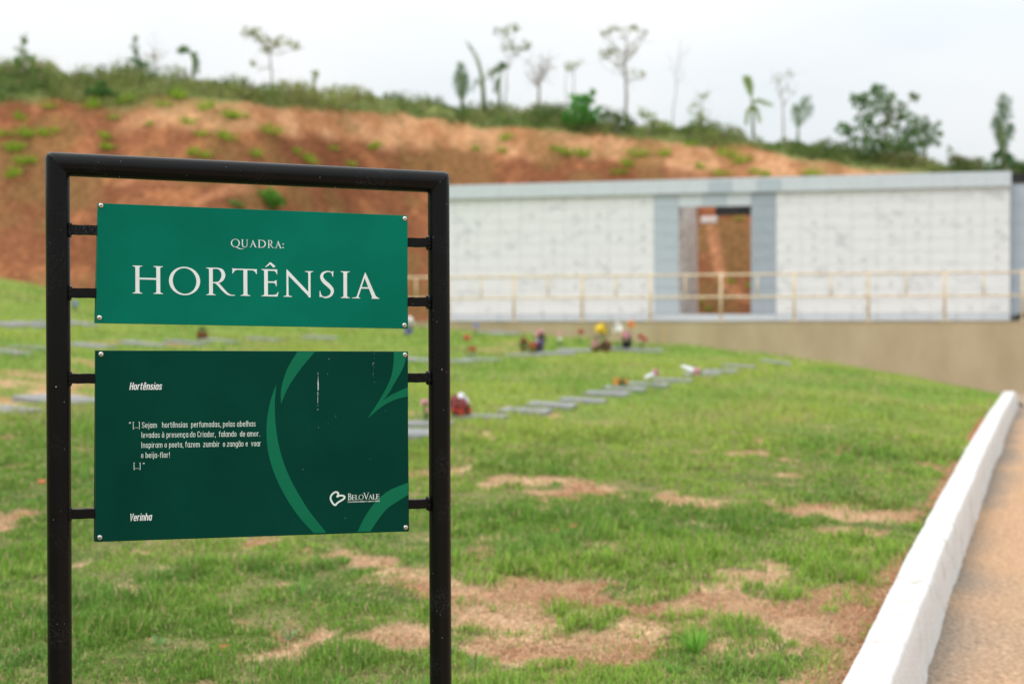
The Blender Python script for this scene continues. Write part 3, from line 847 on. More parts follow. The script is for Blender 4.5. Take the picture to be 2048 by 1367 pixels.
o = empty('handrail', (*fpt(0, RAIL_OFF), 0.155), FA)
tag(o, 'cream painted tube handrail standing on the beige retaining wall', 'railing')
posts = [-2.78, -1.09, 0.60, 2.24, 3.92, 5.56, 7.22, 8.90, 10.56, 12.22, 13.88, 15.54, 17.2]
RH = 1.08
for i, s in enumerate(posts):
    g = MB(); g.tube([(s, 0, 0.0), (s, 0, RH + 0.05)], 0.033, 10); g.lathe([(0.075, 0.0), (0.075, 0.012), (0.03, 0.014)], (s, 0, 0.0), 12); g.build('post', M['rail'], o, smooth=True)
    if i + 1 < len(posts):
        e = (s + posts[i + 1]) / 2
        g = MB(); g.tube([(e, 0, RH * 0.53), (e, 0, RH - 0.02)], 0.021, 8); g.build('short_post', M['rail'], o, smooth=True)
for z in (RH, RH * 0.53 - 0.01):
    g = MB(); g.tube([(posts[0], 0, z), (posts[-1], 0, z)], 0.025, 10); g.build('rail', M['rail'], o, smooth=True)

# niche building: x along the facade, y into the building, z up
b = empty('niche_building', (*fpt(0, 0), 0.17), FA)
tag(b, 'long white marble niche wall with grey granite frame and open passage', 'building')
S0, SL, DL, DR, SR, S1 = -0.38, 5.35, 5.97, 7.75, 8.355, 13.79
DEP, TOP = 3.95, 3.46
ZB, ZD = 0.17, 2.83                              # plinth top, underside of the passage lintel
g = MB()
g.box(S0 + 0.01, DL - 0.03, 0.03, DEP - 0.03, 0, TOP - 0.02); g.box(DR + 0.03, S1 - 0.01, 0.03, DEP - 0.03, 0, TOP - 0.02)
g.box(DL - 0.03, DR + 0.03, 0.03, 0.45, ZD + 0.03, TOP - 0.02)
g.build('core', M['clad_pale'], b)
def tiles(name, x0, x1, z0, z1, nx, nz, mat, y=0.0, th=0.03, gap=0.006, jit=0.004, studs=False):
    g = MB()
    for i in range(nx):
        for j in range(nz):
            a = x0 + (x1 - x0) * i / nx; c = x0 + (x1 - x0) * (i + 1) / nx
            e = z0 + (z1 - z0) * j / nz; f_ = z0 + (z1 - z0) * (j + 1) / nz
            yy = y - random.random() * jit
            g.box(a + gap, c - gap, yy, y + th - 0.002, e + gap, f_ - gap)
    nf = len(g.f)
    if studs:
        for i in range(nx):
            for j in range(nz):
                x = x0 + (x1 - x0) * (i + 0.5) / nx + random.uniform(-0.01, 0.01); z = z0 + (z1 - z0) * (j + 0.5) / nz
                if random.random() < 0.4: g.box(x - 0.035, x + 0.035, y - 0.02, y - 0.0045, z - 0.05, z + 0.05)
    o_ = g.build(name, mat, b)
    if studs:
        o_.data.materials.append(M['stud'])
        o_.data.polygons.foreach_set('material_index', [0 if k < nf else 1 for k in range(len(g.f))])
    return o_
tiles('niche_front', S0, SL, ZB, TOP - 0.31, 10, 10, M['marble'], gap=0.0026, studs=True)
tiles('niche_front', SR, S1, ZB, TOP - 0.31, 9, 10, M['marble'], gap=0.0026, studs=True)
tiles('plinth', S0, DL, 0.0, ZB - 0.004, 11, 1, M['clad_pale'], y=-0.02, th=0.05)
tiles('plinth', DR, S1, 0.0, ZB - 0.004, 10, 1, M['clad_pale'], y=-0.02, th=0.05)
tiles('pilaster', SL, DL, ZB, TOP - 0.31, 1, 9, M['clad_mid'], y=-0.015, th=0.045, gap=0.003)
tiles('pilaster', DR, SR, ZB, TOP - 0.31, 1, 9, M['clad_dark'], y=-0.015, th=0.045, gap=0.003)
g = MB()
xs = np.linspace(DL, DR, 4)
for i in range(3): tiles('lintel', xs[i] , xs[i + 1], ZD, TOP - 0.31, 1, 1, M[('clad_pale', 'clad_mid', 'clad_pale')[i]], y=-0.012, th=0.042, gap=0.003)
pw = (S1 + 0.02 - S0) / 24
for i in range(24):
    x = S0 + pw * i
    mid = x + pw / 2
    k = 'clad_pale'
    if DL + 0.55 < mid < DL + 1.2 or DR - 0.05 < mid < SR: k = 'clad_mid'
    tiles('parapet', x, x + pw, TOP - 0.305, TOP, 1, 1, M[k], y=-0.09, th=0.12, gap=0.002)
g = MB(); g.box(S0, DL - 0.002, -0.08, DEP, TOP + 0.002, TOP + 0.05); g.box(DL, DR, -0.08, 0.46, TOP + 0.002, TOP + 0.05); g.box(DR + 0.002, S1 + 0.02, -0.08, DEP, TOP + 0.002, TOP + 0.05); g.build('roof', M['clad_pale'], b)
for x0, x1 in ((DL - 0.028, DL), (DR, DR + 0.028)):
    g = MB(); g.box(x0, x1, 0.032, DEP - 0.05, 0.0, TOP - 0.1); g.build('passage_wall', M['marble_grey'], b)
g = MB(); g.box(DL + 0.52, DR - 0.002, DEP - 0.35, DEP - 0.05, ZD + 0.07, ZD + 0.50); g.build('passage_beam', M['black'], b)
g = MB(); g.box(DL + 0.05, DL + 0.515, DEP - 0.30, DEP + 0.12, ZD + 0.08, ZD + 0.49); g.build('exposed_brick_end', M['brick'], b)
g = MB(); g.box(DL - 0.02, DR + 0.02, -0.02, DEP, 0.0, 0.165); g.build('threshold', M['clad_pale'], b)

o = empty('hanging_sign', (0, 0, 0), FA)
c_, s_ = math.cos(FA), math.sin(FA)
hx_, hy_ = DL + 0.27, DEP + 0.42
o.location = (FO[0] + hx_ * c_ - hy_ * s_, FO[1] + hx_ * s_ + hy_ * c_, 3.17)
o.rotation_euler = (R(-32), 0, FA)
tag(o, 'small white plate hanging in the open passage of the niche building', 'sign')
g = MB(); g.box(-0.22, 0.22, -0.01, 0.01, -0.32, -0.08); g.build('plate', M['sign_white'], o, bevel=0.003)
for k in (-0.15, 0.15):
    g = MB(); g.tube([(k, 0, -0.08), (k, -0.10, 0.12), (k, -0.30, 0.14)], 0.006, 6); g.build('hanger', M['black'], o)

# the next block along the terrace, set back
o = empty('grey_block', (*fpt(13.83, -0.35), 0.17), FA)
tag(o, 'grey granite block beside the right end of the niche building', 'building')
g = MB(); g.box(0, 7.5, 0.03, 3.2, 0, 3.28); g.build('core', M['stone'], o)
g = MB()
for i in range(12):
    for j in range(7):
        g.box(0.62 * i + 0.003, 0.62 * i + 0.617, 0 - random.random() * 0.003, 0.028, 0.46 * j + 0.003, 0.46 * j + 0.457)
g.build('cladding', M['clad_mid'], o)
g = MB(); g.box(0.0, 7.6, 0.0, 3.3, 3.285, 3.50); g.build('roof_gap_shade', M['black'], o)  # black box, paints in the shade of the open gap above the wall
o = empty('bundle', (*fpt(13.97, 0.45), 0.15), FA)
tag(o, 'small black bundle left at the foot of the grey block', 'bag')
g = MB(); g.ball((0.1, 0, 0.1), 0.2, 12, 8, (1.2, 0.7, 0.55)); g.ball((-0.08, 0.02, 0.08), 0.13, 10, 6, (1.1, 0.8, 0.6)); g.build('sack', M['pot_black'], o, smooth=True)
g = MB(); g.tube([(0.12, 0, 0.18), (0.16, 0.0, 0.25), (0.22, 0.02, 0.23)], [0.03, 0.02, 0.035], 8); g.build('knot', M['pot_black'], o, smooth=True)

# a rusty brick-coloured pipe lying down the slope seen through the passage

# ------------------------------------------------------------------ flat grave markers in the lawn
def marker_at(x, y, w, d, rz, label, mat='stone', tilt=0.0):
    z = float(lawn_z(x, y))
    o = empty('grave_marker', (x, y, z - 0.002), rz)
    dzx = float(lawn_z(x + 0.3 * math.cos(rz), y + 0.3 * math.sin(rz)) - lawn_z(x - 0.3 * math.cos(rz), y - 0.3 * math.sin(rz))) / 0.6
    dzy = float(lawn_z(x - 0.3 * math.sin(rz), y + 0.3 * math.cos(rz)) - lawn_z(x + 0.3 * math.sin(rz), y - 0.3 * math.cos(rz))) / 0.6
    o.rotation_euler = (math.atan(dzy) + tilt, -math.atan(dzx), rz)
    tag(o, label, 'grave marker', 'flat grave markers in the lawn')
    g = MB(); g.box(-w / 2, w / 2, -d / 2, d / 2, -0.06, 0.042); g.build('slab', M[mat], o, bevel=0.008)
    g = MB(); g.box(-w * 0.36, w * 0.36, -d * 0.30, d * 0.30, 0.0425, 0.048); g.build('plaque', M['stone_dark' if mat == 'stone' else 'stone'], o, bevel=0.003)
    return o
for a in [
    (-0.77, 12.51, 0.47, 0.30, -0.297, 'flat grey marker beside the wrapped bouquet of red flowers', 'stone'),
    (-0.28, 13.34, 0.47, 0.30, -0.297, 'flat grey marker just right of the red wrapped bouquet in the near row', 'stone'),
    (0.13, 13.91, 0.47, 0.30, -0.297, 'second flat grey marker right of the red wrapped bouquet', 'stone'),
    (0.40, 14.41, 0.47, 0.30, -0.297, 'third flat grey marker right of the red wrapped bouquet', 'stone'),
    (0.75, 15.08, 0.47, 0.30, -0.297, 'fourth flat grey marker right of the red wrapped bouquet', 'stone'),
    (1.06, 15.84, 0.47, 0.30, -0.297, 'flat grey marker just left of the small orange flowers in the near row', 'stone'),
    (1.30, 16.41, 0.47, 0.30, -0.297, 'flat grey marker behind the small orange flowers', 'stone'),
    (1.61, 16.86, 0.47, 0.30, -0.297, 'flat grey marker with pale pink flowers lying on it', 'stone'),
    (1.99, 17.63, 0.47, 0.30, -0.297, 'flat grey marker between the pink flowers and the white bouquet', 'stone'),
    (2.51, 18.84, 0.47, 0.30, -0.297, 'flat grey marker under the tilted white and red bouquet', 'stone'),
    (2.82, 19.27, 0.47, 0.30, -0.297, 'flat grey marker right of the tilted white and red bouquet', 'stone'),
    (3.27, 20.55, 0.47, 0.30, -0.297, 'blue grey flat marker at the upper right end of the near row', 'stone'),
    (4.32, 23.26, 0.47, 0.30, -0.297, 'low grey marker at the lawn crest right of all other markers', 'stone'),
    (-0.81, 11.80, 0.50, 0.34, -0.297, 'flat grey marker nearest the right black post', 'stone'),
    (0.20, 23.62, 0.60, 0.40, -0.244, 'pale flat marker left of the yellow flowers in the far row', 'stone'),
    (1.10, 24.88, 0.60, 0.40, -0.244, 'flat marker just left of the yellow flowers', 'stone'),
    (1.88, 24.97, 0.60, 0.40, -0.244, 'flat marker beneath the black flower pot', 'stone'),
    (2.31, 24.70, 0.60, 0.40, -0.244, 'flat marker right of the black flower pot', 'stone'),
    (0.76, 23.83, 0.60, 0.40, -0.244, 'low flat marker behind the pale far row marker', 'stone'),
    (-1.35, 21.52, 0.60, 0.40, -0.244, 'flat marker just left of the right black post in the far row', 'stone'),
    (-0.88, 21.59, 0.60, 0.40, -0.244, 'flat marker behind the two red flowers on stems', 'stone'),
    (-0.49, 21.96, 0.60, 0.40, -0.244, 'low flat marker right of the two red flowers on stems', 'stone'),
    (-0.50, 32.03, 0.60, 0.40, -0.244, 'pale marker at the far lawn edge near the blue flowers', 'stone'),
    (-0.16, 31.52, 0.60, 0.40, -0.244, 'low pale marker at the far lawn edge below the handrail', 'stone'),
    (-4.32, 13.62, 0.66, 0.60, -0.489, 'large grey marker seen behind the left black post', 'stone'),
    (-4.44, 12.48, 0.50, 0.50, -0.489, 'grey marker cut by the left picture edge below the large one', 'stone'),
    (-6.60, 18.47, 0.62, 0.42, -0.209, 'grey marker at the left picture edge in the middle row', 'stone'),
    (-6.53, 19.56, 0.62, 0.42, -0.209, 'grey marker left of the left black post in the middle row', 'stone'),
    (-6.22, 21.07, 0.62, 0.42, -0.209, 'grey marker right of the left black post in the middle row', 'stone'),
    (-5.83, 22.45, 0.62, 0.42, -0.209, 'wide grey marker between the two green panels left of the red pot', 'stone'),
    (-5.33, 23.27, 0.62, 0.42, -0.209, 'grey marker in front of the red pot between the green panels', 'stone'),
    (-4.99, 24.32, 0.62, 0.42, -0.209, 'grey marker right of the red pot between the green panels', 'stone'),
    (-4.49, 25.83, 0.62, 0.42, -0.209, 'grey marker midway between the two green panels', 'stone'),
    (-3.76, 27.86, 0.62, 0.42, -0.209, 'grey marker right of the middle between the two green panels', 'stone'),
    (-8.39, 23.41, 0.62, 0.42, -0.209, 'small pale marker at the left picture edge in the far row', 'stone'),
    (-8.10, 23.89, 0.62, 0.42, -0.209, 'pale marker left of the left black post in the far row', 'stone'),
    (-8.00, 24.75, 0.62, 0.42, -0.209, 'pinkish grey marker touching the left black post in the far row', 'stone'),
    (-7.89, 25.83, 0.62, 0.42, -0.209, 'pale marker between left post and upper panel in the far row', 'stone'),
]: marker_at(*a)

# ------------------------------------------------------------------ flowers on the graves
def petal_cluster(cx, cy, cz, r, n, size, mat, name, parent, sq=(1, 1, 1)):
    g = MB()
    for i in range(n):
        th = random.random() * 2 * math.pi; ph = math.acos(random.uniform(-0.35, 1)); rr = r * random.uniform(0.6, 1.0)
        px, py, pz = cx + rr * math.sin(ph) * math.cos(th) * sq[0], cy + rr * math.sin(ph) * math.sin(th) * sq[1], cz + rr * math.cos(ph) * sq[2]
        s = size * random.uniform(0.7, 1.2)
        dr = Vector((px - cx, py - cy, pz - cz + 0.3 * r)).normalized()
        a = dr.orthogonal().normalized(); b_ = dr.cross(a)
        c0 = Vector((px, py, pz))
        vs = [c0 + dr * s * 0.1]
        for k in range(10):
            an = 2 * math.pi * k / 10
            rad = s * (1.0 if k % 2 == 0 else 0.62)
            vs.append(c0 + (a * math.cos(an) + b_ * math.sin(an)) * rad + dr * s * (0.35 if k % 2 == 0 else 0.18))
        g.add(vs, [(0, 1 + k, 1 + (k + 1) % 10) for k in range(10)])
    return g.build(name, mat, parent)
def leaf_cluster(cx, cy, cz, r, n, size, parent, mat='greens', sq=(1, 1, 1)):
    g = MB()
    for i in range(n):
        d = Vector((random.gauss(0, 1), random.gauss(0, 1), random.gauss(0.3, 0.8))).normalized()
        p = Vector((cx + d.x * r * random.random() * sq[0], cy + d.y * r * random.random() * sq[1], cz + d.z * r * random.random() * sq[2]))
        e = d.orthogonal().normalized(); s = size * random.uniform(0.7, 1.3)
        g.add([p, p + d * s * 0.5 + e * s * 0.22, p + d * s, p + d * s * 0.5 - e * s * 0.22], [(0, 1, 2, 3)])
    return g.build('leaves', M[mat], parent)
def pot(o, r, h, mat):
    g = MB(); g.lathe([(0.0, 0.0), (r * 0.72, 0.0), (r, h), (r * 1.08, h), (r * 1.08, h * 0.86), (r * 0.96, h * 0.86)], n=16); g.lathe([(r * 0.95, h * 0.96), (0.0, h * 0.93)], n=16)
    return g.build('pot', M[mat], o, smooth=True)
def stem(o, pts, r=0.006): g = MB(); g.tube(pts, r, 6); return g.build('stem', M['stem'], o)
def flower_base(name, x, y, label, cat, rz=0.0):
    o = empty(name, (x, y, float(lawn_z(x, y)) + 0.0), rz)
    o.scale = (0.72, 0.72, 0.80)
    tag(o, label, cat, 'flowers left on the graves'); return o
def single_flower(name, x, y, h, items, label):
    """items: (dx, top height, head radius, material)"""
    o = flower_base(name, x, y, label, 'flower')
    for (dx, ht, r, mat) in items:
        stem(o, [(dx * 0.3, 0, 0), (dx * 0.7, 0, ht * 0.5), (dx, 0, ht)])
        petal_cluster(dx, 0, ht, r, 26, r * 0.55, M[mat], 'bloom', o)
    leaf_cluster(0, 0, h * 0.25, 0.07, 14, 0.08, o)
    return o
def potted(name, x, y, r, h, potmat, heads, label, cat='flower pot', leafn=60):
    """heads: (dx, z, cluster radius, count, material)"""
    o = flower_base(name, x, y, label, cat)
    if potmat: pot(o, r, h, potmat)
    top = max(hd[1] for hd in heads)
    leaf_cluster(0, 0, h + 0.3 * (top - h), max(0.08, (top - h) * 0.7), leafn, 0.09, o)
    for (dx, z, cr_, n, mat) in heads:
        petal_cluster(dx, -0.02, z, cr_, n, cr_ * 0.42, M[mat], 'blooms', o)
    return o
def lying_bouquet(name, x, y, rz, L_, wrapmat, bloommat, label, tip=0.0):
    o = flower_base(name, x, y, label, 'bouquet', rz); o.location.z += 0.08
    g = MB(); n = 14
    rows = []
    for i in range(7):
        t = i / 6; r = 0.025 + 0.13 * L_ * t ** 0.8
        rows.append([(-L_ / 2 + L_ * 0.8 * t, r * math.cos(2 * math.pi * k / n) * (1 + 0.08 * math.sin(5 * k)), 0.05 + r * 0.75 * math.sin(2 * math.pi * k / n) + 0.06 * t) for k in range(n + 1)])
    g.grid(rows); g.build('wrapping', M[wrapmat], o, smooth=True)
    petal_cluster(L_ * 0.36, 0, 0.12, 0.2 * L_, 26, 0.05, M[bloommat], 'blooms', o, (0.7, 1, 0.8))
    leaf_cluster(L_ * 0.32, 0, 0.1, 0.3 * L_, 24, 0.06, o)
    o.rotation_euler = (0, tip, rz)
    return o
o = potted('wrapped_bouquet', -0.48, 13.34, 0.13, 0.10, 'pot_brown', [(0, 0.10, 0.13, 34, 'petal_red'), (-0.03, 0.16, 0.13, 46, 'petal_dark')], 'dark red flower bouquet in pale wrapping right of the right black post', 'bouquet')
g = MB(); g.lathe([(0.02, 0.0), (0.10, 0.10), (0.11, 0.20), (0.08, 0.26)], (0, 0.09, 0), 14); g.lathe([(0.02, 0.31), (0.07, 0.25), (0.07, 0.21)], (0, 0.05, 0), 12); g.build('wrapping', M['wrap'], o)
single_flower('pink_flower', -0.78, 12.67, 0.22, [(0, 0.24, 0.05, 'petal_pink'), (0.05, 0.16, 0.03, 'petal_pink')], 'pale pink flower with dark leaves just left of the right black post')
potted('flower_pot', -5.36, 24.60, 0.14, 0.16, 'pot_brown', [(0, 0.20, 0.06, 12, 'petal_dark')], 'round red brown pot with a dark stem between the two green panels')
single_flower('red_flower', -0.74, 23.43, 0.35, [(0, 0.36, 0.08, 'petal_red')], 'taller red flower on a stem just right of the right black post')
single_flower('red_flower', -0.63, 22.74, 0.2, [(0, 0.18, 0.075, 'petal_red'), (0.03, 0.05, 0.04, 'petal_white')], 'shorter orange red flower beside the taller red one')
potted('flower_vase', 0.48, 24.50, 0.11, 0.26, 'wrap_purple', [(0, 0.40, 0.12, 30, 'petal_pink'), (0.06, 0.30, 0.09, 18, 'petal_purple'), (-0.08, 0.26, 0.07, 12, 'petal_white')], 'purple vase of pink and white flowers in the far row', 'vase')
potted('flower_pot', 0.36, 24.41, 0.08, 0.08, 'pot_brown', [(0, 0.16, 0.10, 26, 'petal_red')], 'bright red flowers beside the purple vase')
potted('flower_pot', 0.21, 25.08, 0.08, 0.08, 'pot_brown', [(0, 0.20, 0.11, 26, 'petal_dark')], 'dark red flowers left of the bright red ones by the purple vase')
single_flower('pink_flower', 0.85, 25.67, 0.3, [(0, 0.32, 0.05, 'petal_pink'), (0.03, 0.2, 0.05, 'petal_white')], 'thin pink and white flower right of the purple vase')
single_flower('red_flower', 1.28, 26.60, 0.25, [(0, 0.30, 0.07, 'petal_red')], 'lone red flower left of the yellow flowers')
potted('flower_pot', 1.56, 24.92, 0.10, 0.14, 'pot_brown', [(0, 0.46, 0.16, 40, 'petal_yellow')], 'tall bunch of yellow flowers in a brown pot')
potted('flower_pot', 1.44, 24.63, 0.09, 0.09, 'pot_brown', [(0, 0.17, 0.11, 26, 'petal_pink')], 'pink flowers in a low pot left of the yellow bunch')
potted('flower_pot', 1.61, 24.37, 0.10, 0.10, 'pot_brown', [(0, 0.16, 0.12, 26, 'petal_dark')], 'dark red flowers in a low pot right of the yellow bunch')
potted('flower_pot', 2.01, 24.98, 0.13, 0.20, 'pot_black', [(0, 0.32, 0.12, 34, 'petal_pink')], 'black pot of pink flowers in front of the beige wall')
single_flower('white_flower', 1.83, 24.57, 0.5, [(0, 0.50, 0.11, 'petal_white')], 'big round white flower on a tall stem in front of the beige wall')
single_flower('orange_flower', 2.07, 24.67, 0.5, [(0, 0.58, 0.09, 'petal_orange')], 'orange flower on the tallest stem in front of the beige wall')
single_flower('red_flower', 2.25, 24.82, 0.3, [(0, 0.30, 0.07, 'petal_red'), (0.10, 0.24, 0.06, 'petal_red')], 'pair of small red flowers right of the black pot')
potted('flower_pot', 1.27, 16.52, 0.06, 0.05, 'pot_brown', [(-0.05, 0.10, 0.08, 20, 'petal_orange'), (0.07, 0.09, 0.06, 14, 'petal_orange')], 'small orange flowers lying behind the near row of markers', 'flowers', 24)
lying_bouquet('small_bouquet', 1.63, 16.70, 0.3, 0.22, 'wrap', 'petal_pink', 'pale pink flowers lying on a marker of the near row')
lying_bouquet('white_bouquet', 2.24, 18.17, -0.5, 0.34, 'wrap', 'petal_pink', 'white wrapped bouquet with pinkish red end leaning over a marker', 0.6)
potted('flower_vase', -2.17, 29.82, 0.10, 0.22, 'wrap_purple', [(0, 0.36, 0.16, 34, 'petal_white'), (0, 0.12, 0.12, 20, 'petal_blue')], 'white flowers above blue ones beside the upper green panel', 'vase')
single_flower('blue_flower', -0.76, 30.57, 0.3, [(0, 0.28, 0.07, 'petal_blue')], 'small blue flower right of the right black post at the lawn edge')
single_flower('blue_flower', -8.99, 29.26, 0.3, [(0, 0.22, 0.08, 'petal_blue')], 'small blue flower right of the left black post')

# ------------------------------------------------------------------ broken terracotta, weeds near the kerb
def rubble(x, y, w, d, h, rz, label):
    o = empty('terracotta_fragment', (x, y, float(lawn_z(x, y)) + 0.004), rz)
    tag(o, label, 'terracotta fragment', 'terracotta fragments on the lawn')
    g = MB(); n = 9
    rows = []
    for z, k in ((-0.01, 0.95), (h * 0.6, 1.0), (h, 0.8)):
        rows.append([(w * 0.5 * k * math.cos(2 * math.pi * i / n) * random.uniform(0.85, 1.15), d * 0.5 * k * math.sin(2 * math.pi * i / n) * random.uniform(0.85, 1.15), z) for i in range(n)])
    for r in rows: r.append(r[0])
    g.grid(rows); g.add(rows[-1][:-1], [tuple(range(n))]); g.build('shard', M['brick'], o)
    g = MB(); g.box(-w * 0.3, w * 0.28, -d * 0.12, d * 0.1, h * 0.9, h * 1.25); g.build('broken_ridge', M['brick'], o, bevel=0.004)
for a in [
    (0.227, 7.350, 0.075, 0.050, 0.014, 0.10, 'longer flat terracotta fragment lying in the grass'),
    (0.332, 7.493, 0.060, 0.050, 0.020, 0.50, 'rounder terracotta fragment right of the longer one'),
    (-1.034, 5.105, 0.030, 0.025, 0.012, 0.30, 'tiny orange terracotta chip on bare earth under the board'),
    (-2.908, 8.808, 0.060, 0.050, 0.020, 0.20, 'small red terracotta lump left of the left black post'),
]: rubble(*a)

def weed(name, x, y, n, L_, w, lean0, lean1, c1, c2, label, upright=0.0):
    o = empty(name, (x, y, float(lawn_z(x, y)) - 0.01), random.random() * 6)
    tag(o, label, 'weed', 'weeds on the bare patches')
    vs, fs, cols = [], [], []
    for i in range(n):
        az = 2 * math.pi * (i * 0.618) + random.uniform(-0.3, 0.3); ln = random.uniform(lean0, lean1); l = L_ * random.uniform(0.6, 1.1); ww = w * random.uniform(0.7, 1.2)
        d = Vector((math.cos(az), math.sin(az), 0)); p = Vector((-d.y, d.x, 0)); pos = d * 0.01 + Vector((0, 0, upright * i / n))
        prev = None; k = random.random(); c = [c1[j] * (1 - k) + c2[j] * k for j in range(3)]
        for sg in range(6):
            t = sg / 5; a = ln * (0.35 + 1.1 * t)
            if sg: pos = pos + (d * math.sin(a) + Vector((0, 0, math.cos(a)))) * l / 5
            wd = ww * (0.45 + 1.4 * t - 1.85 * t * t) if sg < 5 else 0.0005
            b0 = len(vs); vs += [pos - p * wd / 2, pos + Vector((0, 0, -wd * 0.22)), pos + p * wd / 2]; cols += [c, [q * 1.2 for q in c], c]
            if sg: fs += [(b0 - 3, b0 - 2, b0 + 1, b0), (b0 - 2, b0 - 1, b0 + 2, b0 + 1)]
    l = np_mesh('leaves', np.array([tuple(v) for v in vs]), np.array(fs), M['leaf'], o, np.array(cols), smooth=True)
    g = MB(); g.tube([(0, 0, 0), (0, 0, 0.03 + upright)], [0.005, 0.003], 6); g.build('stem', M['stem'], o)
    return o
for a in [
    ('leafy_weed', 0.660, 5.105, 34, 0.130, 0.013, 0.25, 1.00, (0.15, 0.36, 0.05), (0.27, 0.5, 0.09), 'bushy bright green weed on the bare patch near the kerb', 0.00),
    ('leafy_weed', 0.557, 4.862, 16, 0.075, 0.016, 0.50, 1.20, (0.15, 0.36, 0.05), (0.16, 0.33, 0.06), 'low broad leaved weed below the bushy one', 0.00),
    ('young_weed', -0.124, 4.879, 8, 0.070, 0.012, 0.70, 1.15, (0.13, 0.28, 0.05), (0.2, 0.36, 0.09), 'young weed with spread leaves right of the right black post', 0.05),
    ('young_weed', -0.032, 4.787, 10, 0.060, 0.006, 0.20, 0.70, (0.15, 0.36, 0.05), (0.27, 0.5, 0.09), 'grassy weed at the bottom edge right of the right post', 0.00),
    ('leafy_weed', -0.823, 5.273, 8, 0.060, 0.020, 0.60, 1.20, (0.16, 0.3, 0.12), (0.22, 0.38, 0.16), 'pale leaved weed on the bare earth under the board', 0.02),
    ('leafy_weed', -1.264, 5.105, 7, 0.060, 0.018, 0.60, 1.20, (0.17, 0.32, 0.1), (0.22, 0.38, 0.14), 'pale small weed right of the left black post', 0.02),
    ('leafy_weed', -0.887, 5.951, 9, 0.110, 0.016, 0.50, 1.10, (0.16, 0.33, 0.06), (0.22, 0.38, 0.08), 'curved broad grass weed under the dark green panel', 0.02),
    ('leafy_weed', 0.960, 5.097, 14, 0.060, 0.008, 0.60, 1.30, (0.06, 0.13, 0.05), (0.1, 0.2, 0.06), 'dark low weed near the kerb at the bottom right', 0.00),
    ('leafy_weed', -0.224, 5.139, 14, 0.060, 0.014, 0.60, 1.30, (0.07, 0.19, 0.05), (0.12, 0.26, 0.07), 'low blue green weed hugging the right black post', 0.00),
    ('leafy_weed', 1.516, 6.194, 22, 0.090, 0.008, 0.20, 0.90, (0.13, 0.26, 0.03), (0.24, 0.38, 0.05), 'yellow green grass clump against the white kerb', 0.00),
]: weed(*a)

# ------------------------------------------------------------------ tufts of grass on the red slope
def tuft_mesh(seed, n=130):
    r = np.random.default_rng(seed)
    X, Y = r.normal(0, 0.17, n) + 0.12 * np.sign(r.normal(0, 1, n)), r.normal(0, 0.12, n)
    c = mixc((0.20, 0.37, 0.030), (0.40, 0.56, 0.06), r.random(n)) * (0.7 + 0.5 * r.random(n))[:, None]
    az = np.arctan2(Y, X) + r.normal(0, 0.5, n)
    return blade_arrays(X, Y, np.zeros(n) - 0.03, 0.15 + 0.28 * r.random(n), 0.014 + 0.016 * r.random(n), np.abs(r.normal(0.65, 0.35, n)), az, c, 2)
tuft_src = []
def slope_tuft(x, y, s, i):
    k = i % 4
    z = float(hill_z(x, y))
    if len(tuft_src) <= k:
        v, f, c = tuft_mesh(200 + k)
        o = np_mesh('grass_tuft', v, f, M['blade'], cols=c); tuft_src.append(o)
    else:
        o = tuft_src[k].copy(); C.objects.link(o)
    o.location = (x, y, z); o.rotation_euler = (R(20), 0, i * 1.7); o.scale = (s * (0.85 + 0.3 * random.random()), s, s * random.uniform(0.9, 1.25))
    tag(o, 'bright green grass tuft growing on the bare red slope', 'grass tuft', 'grass tufts on the red slope')
